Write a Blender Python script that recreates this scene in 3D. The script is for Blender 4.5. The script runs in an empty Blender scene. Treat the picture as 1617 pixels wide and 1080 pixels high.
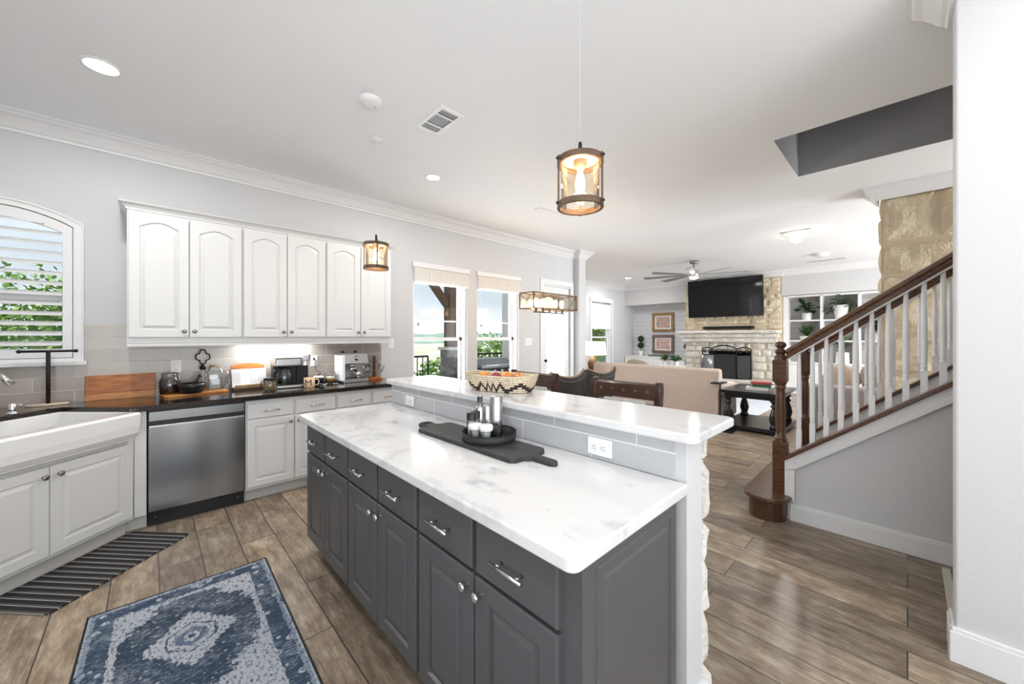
import bpy, bmesh, math, random
from mathutils import Vector, Matrix, noise
S = bpy.context.scene
R = math.radians
PI = math.pi

# ------------------------------------------------------------------ camera
cam = bpy.data.cameras.new('camera'); camo = bpy.data.objects.new('camera', cam)
S.collection.objects.link(camo); S.camera = camo
FPX = 597.4
cam.sensor_width = 36; cam.lens = FPX / 1617 * 36
cam.shift_y = -10 / 1617
camo.location = (0, 0, 1.43)
camo.rotation_euler = (R(90), 0, R(46.27 - 90))
cam.clip_start = .02; cam.clip_end = 1500

# ------------------------------------------------------------------ world, light, exposure
S.view_settings.view_transform = 'Standard'; S.view_settings.look = 'None'
S.view_settings.exposure = 0.66; S.view_settings.gamma = 1
S.view_settings.use_curve_mapping = False
W = bpy.data.worlds.new('sky'); S.world = W; W.use_nodes = True
wn = W.node_tree; wn.nodes.clear()
def wnode(t, **k):
    n = wn.nodes.new(t)
    for a, b in k.items(): setattr(n, a, b)
    return n
tc = wnode('ShaderNodeTexCoord'); mp = wnode('ShaderNodeMapping'); mp.inputs['Scale'].default_value = (1, 1, 3.5)
nz = wnode('ShaderNodeTexNoise'); nz.inputs['Scale'].default_value = 2.2; nz.inputs['Detail'].default_value = 5
cr = wnode('ShaderNodeValToRGB')
cr.color_ramp.elements[0].position = .35; cr.color_ramp.elements[0].color = (.52, .62, .69, 1)
cr.color_ramp.elements[1].position = .65; cr.color_ramp.elements[1].color = (.74, .82, .90, 1)
sp = wnode('ShaderNodeSeparateXYZ'); hr = wnode('ShaderNodeMapRange'); hr.inputs['From Min'].default_value = .0; hr.inputs['From Max'].default_value = .09
mx = wnode('ShaderNodeMix', data_type='RGBA'); mx.inputs['A'].default_value = (.98, .98, .98, 1)
bg = wnode('ShaderNodeBackground'); bg.inputs['Strength'].default_value = .74
wo = wnode('ShaderNodeOutputWorld')
L = wn.links.new
L(tc.outputs['Generated'], mp.inputs['Vector']); L(mp.outputs[0], nz.inputs['Vector']); L(nz.outputs['Fac'], cr.inputs[0])
L(tc.outputs['Generated'], sp.inputs[0]); L(sp.outputs['Z'], hr.inputs['Value']); L(hr.outputs[0], mx.inputs['Factor'])
L(cr.outputs[0], mx.inputs['B']); L(mx.outputs['Result'], bg.inputs['Color']); L(bg.outputs[0], wo.inputs[0])

def area(name, loc, rot, sx, sy, power, col=(1, 1, 1), shape='RECTANGLE', parent=None):
    l = bpy.data.lights.new(name, 'AREA'); l.shape = shape; l.size = sx; l.size_y = sy
    l.energy = power; l.color = col
    o = bpy.data.objects.new(name, l); S.collection.objects.link(o); o.location = loc; o.rotation_euler = rot
    if parent: o.parent = parent
    return o
# fill lamps added at unseen wall openings; kitchen and door ones at real glazing
area('added_fill_back', (.4, -3.35, 1.45), (R(128), 0, 0), 3.0, 2.2, 70, (.92, .96, 1))
area('added_fill_left', (-1.60, -.9, 1.5), (R(128), 0, R(-90)), 2.5, 1.9, 40, (.92, .96, 1))
area('added_fill_hall', (5.2, -3.35, 1.6), (R(96), 0, 0), .9, 2.2, 80, (.92, .96, 1))
area('added_fill_living', (8.6, -3.35, 1.5), (R(93), 0, 0), 4.2, 2.2, 230, (.92, .96, 1))
area('daylight_kitchen_window', (3.45, 4.95, 1.5), (R(-115), 0, 0), 2.0, 1.6, 60, (.96, .98, 1))
area('added_door_backlight', (5.45, 4.85, 1.3), (R(-90), 0, 0), .6, 1.9, 26, (.96, .98, 1))  # added behind the door cloth to make it glow white
sun = bpy.data.lights.new('sun', 'SUN'); sun.energy = 2.4; sun.angle = R(8); sun.color = (1, .97, .92)
suno = bpy.data.objects.new('sun', sun); S.collection.objects.link(suno); suno.rotation_euler = (R(30), 0, R(-28)); suno.location = (0, -10, 30)

# ------------------------------------------------------------------ materials
MATS = {}
def mat(name, col, rough=.5, metal=0, nscale=0, namt=0, bump=0, bscale=60, coat=0, emit=None, es=0, trans=0, ior=1.45, stretch=None, dark=None, detail=4, sheen=0):
    if name in MATS: return MATS[name]
    m = bpy.data.materials.new(name); m.use_nodes = True
    t = m.node_tree; b = t.nodes['Principled BSDF']
    b.inputs['Base Color'].default_value = (*col, 1); b.inputs['Roughness'].default_value = rough
    b.inputs['Metallic'].default_value = metal
    b.inputs['IOR'].default_value = ior
    if coat: b.inputs['Coat Weight'].default_value = coat; b.inputs['Coat Roughness'].default_value = .08
    if trans: b.inputs['Transmission Weight'].default_value = trans
    if sheen: b.inputs['Sheen Weight'].default_value = sheen
    if emit: b.inputs['Emission Color'].default_value = (*emit, 1); b.inputs['Emission Strength'].default_value = es
    tcx = t.nodes.new('ShaderNodeTexCoord'); mpx = t.nodes.new('ShaderNodeMapping')
    t.links.new(tcx.outputs['Object'], mpx.inputs[0])
    if stretch: mpx.inputs['Scale'].default_value = stretch
    if nscale:
        n = t.nodes.new('ShaderNodeTexNoise'); n.inputs['Scale'].default_value = nscale; n.inputs['Detail'].default_value = detail
        t.links.new(mpx.outputs[0], n.inputs['Vector'])
        r = t.nodes.new('ShaderNodeValToRGB')
        d = dark or tuple(c * (1 - namt) for c in col)
        r.color_ramp.elements[0].position = .32; r.color_ramp.elements[0].color = (*d, 1)
        r.color_ramp.elements[1].position = .68; r.color_ramp.elements[1].color = (*col, 1)
        t.links.new(n.outputs['Fac'], r.inputs[0]); t.links.new(r.outputs[0], b.inputs['Base Color'])
    if bump:
        n2 = t.nodes.new('ShaderNodeTexNoise'); n2.inputs['Scale'].default_value = bscale; n2.inputs['Detail'].default_value = 3
        t.links.new(mpx.outputs[0], n2.inputs['Vector'])
        bm_ = t.nodes.new('ShaderNodeBump'); bm_.inputs['Strength'].default_value = bump; bm_.inputs['Distance'].default_value = .01
        t.links.new(n2.outputs['Fac'], bm_.inputs['Height']); t.links.new(bm_.outputs[0], b.inputs['Normal'])
    MATS[name] = m
    return m
def N(t, typ, **k):
    n = t.nodes.new(typ)
    for a, b in k.items(): setattr(n, a, b)
    return n
def mth(t, op, a, b=None, c=None):
    n = t.nodes.new('ShaderNodeMath'); n.operation = op
    for i, v in enumerate((a, b, c)):
        if v is None: continue
        if isinstance(v, (int, float)): n.inputs[i].default_value = v
        else: t.links.new(v, n.inputs[i])
    return n.outputs[0]
def ramp(t, fac, stops):
    r = t.nodes.new('ShaderNodeValToRGB'); e = r.color_ramp.elements
    while len(e) < len(stops): e.new(.5)
    for i, (p, c) in enumerate(stops): e[i].position = p; e[i].color = (*c, 1)
    t.links.new(fac, r.inputs[0]); return r.outputs[0]
def mixc(t, fac, a, b, bt='MIX'):
    n = N(t, 'ShaderNodeMix', data_type='RGBA', blend_type=bt)
    for k, v in (('Factor', fac), ('A', a), ('B', b)):
        if isinstance(v, (int, float)): n.inputs[k].default_value = v
        elif isinstance(v, tuple): n.inputs[k].default_value = (*v, 1)
        else: t.links.new(v, n.inputs[k])
    return n.outputs['Result']
def newmat(name, rough=.5):
    m = bpy.data.materials.new(name); m.use_nodes = True; t = m.node_tree; b = t.nodes['Principled BSDF']
    b.inputs['Roughness'].default_value = rough; MATS[name] = m
    return m, t, b
def noise_n(t, vec, scale, detail=4, rough=.5):
    n = N(t, 'ShaderNodeTexNoise'); n.inputs['Scale'].default_value = scale; n.inputs['Detail'].default_value = detail; n.inputs['Roughness'].default_value = rough
    if vec is not None: t.links.new(vec, n.inputs['Vector'])
    return n.outputs['Fac']
def mapping(t, vec, scale=(1, 1, 1), rot=(0, 0, 0), loc=(0, 0, 0)):
    n = N(t, 'ShaderNodeMapping'); n.inputs['Scale'].default_value = scale; n.inputs['Rotation'].default_value = rot; n.inputs['Location'].default_value = loc
    t.links.new(vec, n.inputs[0]); return n.outputs[0]
def bumpn(t, h, b, strength=.3, dist=.01):
    n = N(t, 'ShaderNodeBump'); n.inputs['Strength'].default_value = strength; n.inputs['Distance'].default_value = dist
    t.links.new(h, n.inputs['Height']); t.links.new(n.outputs[0], b.inputs['Normal'])

def floor_mat():
    m, t, b = newmat('wood_look_plank_tile', .32)
    tcx = N(t, 'ShaderNodeTexCoord'); sx = N(t, 'ShaderNodeSeparateXYZ'); t.links.new(tcx.outputs['Object'], sx.inputs[0])
    cx = N(t, 'ShaderNodeCombineXYZ')
    t.links.new(sx.outputs['Y'], cx.inputs['X'])
    t.links.new(mth(t, 'SUBTRACT', sx.outputs['X'], .039), cx.inputs['Y'])
    v = cx.outputs[0]
    def brick(c1, c2, mc, w=1.2):
        br = N(t, 'ShaderNodeTexBrick'); t.links.new(v, br.inputs['Vector'])
        br.inputs['Color1'].default_value = (*c1, 1); br.inputs['Color2'].default_value = (*c2, 1); br.inputs['Mortar'].default_value = (*mc, 1)
        br.inputs['Scale'].default_value = 1; br.inputs['Mortar Size'].default_value = .003; br.inputs['Mortar Smooth'].default_value = .1
        br.inputs['Brick Width'].default_value = w; br.inputs['Row Height'].default_value = .2035; br.offset = .37; br.offset_frequency = 2
        return br
    br = brick((0, 0, 0), (1, 1, 1), (.5, .5, .5))
    rnd = br.outputs['Color']
    # shift the grain by each plank's own random value
    off = N(t, 'ShaderNodeVectorMath', operation='MULTIPLY_ADD'); t.links.new(rnd, off.inputs[0]); off.inputs[1].default_value = (13, 7, 5)
    t.links.new(v, off.inputs[2]); gv = off.outputs[0]
    g1 = noise_n(t, mapping(t, gv, (1.6, 11, 1)), 3.0, 10, .74)
    g2 = noise_n(t, mapping(t, gv, (7, 120, 1)), 2.0, 6, .8)
    g3 = noise_n(t, mapping(t, gv, (1.5, 3.2, 1)), 3.5, 8, .7)
    g = mth(t, 'ADD', mth(t, 'MULTIPLY', g1, .34), mth(t, 'ADD', mth(t, 'MULTIPLY', g2, .26), mth(t, 'MULTIPLY', g3, .40)))
    c = ramp(t, g, [(.35, (.080, .052, .032)), (.44, (.18, .130, .088)), (.52, (.30, .235, .17)), (.62, (.52, .44, .345))])
    dk = ramp(t, noise_n(t, mapping(t, gv, (2.2, 60, 1)), 2.0, 6, .75), [(.60, (1, 1, 1)), (.70, (.55, .52, .5))])
    c = mixc(t, 1.0, c, dk, 'MULTIPLY')
    tone = ramp(t, rnd, [(0, (.70, .70, .71)), (.5, (1, 1, 1)), (1, (1.30, 1.27, 1.22))])
    c = mixc(t, 1.0, c, tone, 'MULTIPLY')
    c = mixc(t, br.outputs['Fac'], c, (.05, .042, .035))
    t.links.new(c, b.inputs['Base Color'])
    t.links.new(mth(t, 'MULTIPLY_ADD', g1, .25, .22), b.inputs['Roughness'])
    hgt = mth(t, 'SUBTRACT', mth(t, 'MULTIPLY', g, .35), br.outputs['Fac'])
    bumpn(t, hgt, b, .35, .004)
    return m
def tile_mat(name, axis, c1, c2, mort, zoff, uoff):
    m, t, b = newmat(name, .18)
    tcx = N(t, 'ShaderNodeTexCoord'); sx = N(t, 'ShaderNodeSeparateXYZ'); t.links.new(tcx.outputs['Object'], sx.inputs[0])
    cx = N(t, 'ShaderNodeCombineXYZ')
    t.links.new(mth(t, 'ADD', sx.outputs[axis], uoff), cx.inputs['X'])
    t.links.new(mth(t, 'SUBTRACT', sx.outputs['Z'], zoff), cx.inputs['Y'])
    br = N(t, 'ShaderNodeTexBrick'); t.links.new(cx.outputs[0], br.inputs['Vector'])
    br.inputs['Color1'].default_value = (*c1, 1); br.inputs['Color2'].default_value = (*c2, 1); br.inputs['Mortar'].default_value = (*mort, 1)
    br.inputs['Scale'].default_value = 1; br.inputs['Mortar Size'].default_value = .0025; br.inputs['Brick Width'].default_value = .41; br.inputs['Row Height'].default_value = .104
    br.offset = .5; br.offset_frequency = 2
    n = noise_n(t, mapping(t, tcx.outputs['Object'], (6, 6, 30)), 3, 4)
    c = mixc(t, mth(t, 'MULTIPLY', n, .16), br.outputs['Color'], (.25, .2, .16))
    t.links.new(c, b.inputs['Base Color'])
    t.links.new(mth(t, 'MULTIPLY_ADD', br.outputs['Fac'], .5, .16), b.inputs['Roughness'])
    bumpn(t, mth(t, 'MULTIPLY', br.outputs['Fac'], -1), b, .4, .002)
    return m
def marble_mat():
    m, t, b = newmat('white_marble', .12)
    tcx = N(t, 'ShaderNodeTexCoord'); v = mapping(t, tcx.outputs['Object'], (1, .6, 1), (0, 0, .5))
    n1 = noise_n(t, v, 1.3, 9, .62)
    vein = mth(t, 'ABSOLUTE', mth(t, 'SUBTRACT', n1, .5))
    c1 = ramp(t, vein, [(0, (.60, .60, .61)), (.02, (.71, .71, .715)), (.06, (.745, .745, .745))])
    n2 = noise_n(t, v, 9, 7, .60)
    patch = ramp(t, n2, [(.575, (1, 1, 1)), (.64, (.86, .86, .87)), (.72, (.60, .61, .62))])
    c = mixc(t, 1.0, c1, patch, 'MULTIPLY')
    n3 = noise_n(t, v, 1.3, 3)
    c = mixc(t, mth(t, 'MULTIPLY', n3, .22), c, (.62, .63, .65))
    t.links.new(c, b.inputs['Base Color'])
    return m
def stone_mat(name, c1, c2, stain):
    m, t, b = newmat(name, .85)
    tcx = N(t, 'ShaderNodeTexCoord'); v = tcx.outputs['Object']
    n1 = noise_n(t, v, 2.5, 6, .6); n2 = noise_n(t, v, 14, 6, .65); n3 = noise_n(t, mapping(t, v, (1, 1, 1.6), loc=(3, 1, 7)), 1.4, 5, .6)
    c = ramp(t, n1, [(.35, c1), (.65, c2)])
    c = mixc(t, mth(t, 'MULTIPLY', ramp(t, n2, [(.45, (0, 0, 0)), (.75, (1, 1, 1))]), .35), c, tuple(x * .72 for x in c1))
    c = mixc(t, ramp(t, n3, [(.56, (0, 0, 0)), (.72, (.75, .75, .75))]), c, stain)
    t.links.new(c, b.inputs['Base Color'])
    bumpn(t, mth(t, 'ADD', n2, noise_n(t, v, 45, 4)), b, .8, .022)
    return m
def rug_mat():
    # distressed blue and ivory medallion pattern woven in repeating fields; object coords: x across, y along
    m, t, b = newmat('distressed_blue_rug', .95)
    tcx = N(t, 'ShaderNodeTexCoord'); v = tcx.outputs['Object']
    sx = N(t, 'ShaderNodeSeparateXYZ'); t.links.new(v, sx.inputs[0])
    # jitter coordinates a little
    wob = mth(t, 'MULTIPLY', mth(t, 'SUBTRACT', noise_n(t, v, 55, 2), .5), .025)
    x = mth(t, 'ADD', sx.outputs['X'], wob); y = mth(t, 'ADD', sx.outputs['Y'], wob)
    ax = mth(t, 'ABSOLUTE', x)
    step = .022
    def q(s): return mth(t, 'MULTIPLY', mth(t, 'ROUND', mth(t, 'DIVIDE', s, step)), step)
    ym = mth(t, 'ABSOLUTE', mth(t, 'SUBTRACT', y, .62)) # medallion centred .46 from the end (y=+1.08 is the end)
    d = mth(t, 'ADD', mth(t, 'MULTIPLY', q(ax), 1.25), q(ym))
    dhex = mth(t, 'MAXIMUM', mth(t, 'MULTIPLY', ax, 1.0), mth(t, 'ADD', mth(t, 'MULTIPLY', ax, .6), mth(t, 'MULTIPLY', ym, .8)))
    def band(s, lo, hi):
        return mth(t, 'MULTIPLY', mth(t, 'GREATER_THAN', s, lo), mth(t, 'LESS_THAN', s, hi))
    blue = (.022, .042, .072); ivory = (.44, .46, .50); mid = (.10, .14, .21)
    c = mixc(t, band(d, .0, .22), blue, ivory)
    c = mixc(t, band(dhex, .085, .093), c, blue)
    c = mixc(t, band(dhex, .03, .06), c, mid)
    c = mixc(t, mth(t, 'GREATER_THAN', d, .50), c, ivory)
    c = mixc(t, band(d, .47, .485), c, ivory)
    # small woven motifs
    vr = N(t, 'ShaderNodeTexVoronoi', distance='MANHATTAN'); vr.inputs['Scale'].default_value = 34; t.links.new(v, vr.inputs['Vector'])
    mo = mth(t, 'LESS_THAN', vr.outputs['Distance'], .28)
    c = mixc(t, mth(t, 'MULTIPLY', mo, .75), c, mixc(t, mth(t, 'GREATER_THAN', d, .50), ivory, blue))
    # borders
    edge = mth(t, 'MAXIMUM', ax, mth(t, 'SUBTRACT', mth(t, 'ABSOLUTE', y), .7425))
    c = mixc(t, band(edge, .255, .28), c, ivory)
    c = mixc(t, band(edge, .28, .35), c, (.030, .058, .10))
    vb = N(t, 'ShaderNodeTexVoronoi'); vb.inputs['Scale'].default_value = 17; t.links.new(v, vb.inputs['Vector'])
    c = mixc(t, mth(t, 'MULTIPLY', band(edge, .28, .35), mth(t, 'LESS_THAN', vb.outputs['Distance'], .3)), c, ivory)
    c = mixc(t, band(edge, .35, .366), c, (.22, .27, .35))
    # wear
    w1 = noise_n(t, mapping(t, v, (30, 110, 1)), 1, 4, .7)
    w2 = noise_n(t, v, 7, 5, .6)
    wear = ramp(t, mth(t, 'ADD', mth(t, 'MULTIPLY', w1, .6), mth(t, 'MULTIPLY', w2, .4)), [(.49, (0, 0, 0)), (.60, (.85, .85, .85))])
    c = mixc(t, wear, c, (.30, .34, .40))
    w3 = ramp(t, noise_n(t, mapping(t, v, (80, 40, 1), loc=(4, 2, 0)), 1, 4, .7), [(.50, (0, 0, 0)), (.62, (.85, .85, .85))])
    c = mixc(t, w3, c, (.035, .06, .10))
    t.links.new(c, b.inputs['Base Color']); bumpn(t, w1, b, .3, .003)
    return m
def stripe_mat(name, axis, period, cols):
    m, t, b = newmat(name, .95)
    tcx = N(t, 'ShaderNodeTexCoord'); sx = N(t, 'ShaderNodeSeparateXYZ'); t.links.new(tcx.outputs['Object'], sx.inputs[0])
    f = mth(t, 'FRACT', mth(t, 'DIVIDE', sx.outputs[axis], period))
    r = N(t, 'ShaderNodeValToRGB'); r.color_ramp.interpolation = 'CONSTANT'; e = r.color_ramp.elements
    while len(e) < len(cols): e.new(.5)
    for i, (p, c) in enumerate(cols): e[i].position = p; e[i].color = (*c, 1)
    t.links.new(f, r.inputs[0]); t.links.new(r.outputs[0], b.inputs['Base Color'])
    bumpn(t, noise_n(t, tcx.outputs['Object'], 400, 2), b, .5, .003)
    return m
def shiplap_mat(name, col):
    m, t, b = newmat(name, .6)
    tcx = N(t, 'ShaderNodeTexCoord'); sx = N(t, 'ShaderNodeSeparateXYZ'); t.links.new(tcx.outputs['Object'], sx.inputs[0])
    f = mth(t, 'FRACT', mth(t, 'DIVIDE', sx.outputs['Z'], .135))
    g = mth(t, 'LESS_THAN', f, .05)
    t.links.new(mixc(t, g, col, tuple(c * .45 for c in col)), b.inputs['Base Color'])
    bumpn(t, mth(t, 'MULTIPLY', g, -1), b, .6, .006)
    return m
def basket_mat():
    m, t, b = newmat('coiled_seagrass', .8)
    tcx = N(t, 'ShaderNodeTexCoord'); v = tcx.outputs['Object']; sx = N(t, 'ShaderNodeSeparateXYZ'); t.links.new(v, sx.inputs[0])
    ang = mth(t, 'ARCTAN2', sx.outputs['Y'], mth(t, 'MULTIPLY', sx.outputs['X'], 1.7))
    row = mth(t, 'FLOOR', mth(t, 'DIVIDE', sx.outputs['Z'], .0125))
    a = mth(t, 'FRACT', mth(t, 'MULTIPLY', ang, 12 / (2 * PI)))
    tri = mth(t, 'ABSOLUTE', mth(t, 'SUBTRACT', a, .5))            # 0..0.5
    tgt = mth(t, 'MULTIPLY', mth(t, 'SUBTRACT', .5, tri), 7.0)
    hit = mth(t, 'LESS_THAN', mth(t, 'ABSOLUTE', mth(t, 'SUBTRACT', row, mth(t, 'ADD', mth(t, 'FLOOR', tgt), .4))), .7)
    n = noise_n(t, mapping(t, v, (60, 60, 200)), 1, 3)
    c = ramp(t, n, [(.35, (.55, .43, .28)), (.65, (.84, .76, .60))])
    coil = mth(t, 'FRACT', mth(t, 'DIVIDE', sx.outputs['Z'], .0125))
    c = mixc(t, mth(t, 'LESS_THAN', coil, .16), c, (.22, .13, .06)); c = mixc(t, hit, c, (.03, .022, .02))
    t.links.new(c, b.inputs['Base Color']); bumpn(t, n, b, .5, .003)
    return m
def glass_thin(name, tint=(1, 1, 1), refl=.03, fr=.8):
    m = bpy.data.materials.new(name); m.use_nodes = True; t = m.node_tree; t.nodes.clear()
    o = N(t, 'ShaderNodeOutputMaterial'); tr = N(t, 'ShaderNodeBsdfTransparent'); tr.inputs[0].default_value = (*tint, 1)
    gl = N(t, 'ShaderNodeBsdfGlossy'); gl.inputs['Roughness'].default_value = .02
    lw = N(t, 'ShaderNodeLayerWeight'); lw.inputs['Blend'].default_value = .25
    f = mth(t, 'MULTIPLY_ADD', lw.outputs['Fresnel'], fr, refl)
    ms = N(t, 'ShaderNodeMixShader'); t.links.new(f, ms.inputs[0]); t.links.new(tr.outputs[0], ms.inputs[1]); t.links.new(gl.outputs[0], ms.inputs[2])
    t.links.new(ms.outputs[0], o.inputs[0]); MATS[name] = m
    return m
def steel_mat(name, col, rough, stretch, amt=.06, bow=0):
    m, t, b = newmat(name, rough)
    b.inputs['Metallic'].default_value = 1; b.inputs['Base Color'].default_value = (*col, 1)
    tcx = N(t, 'ShaderNodeTexCoord')
    n = noise_n(t, mapping(t, tcx.outputs['Object'], stretch), 1, 4, .6)
    t.links.new(mth(t, 'MULTIPLY_ADD', n, amt * 2, rough - amt), b.inputs['Roughness'])
    return m

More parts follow.
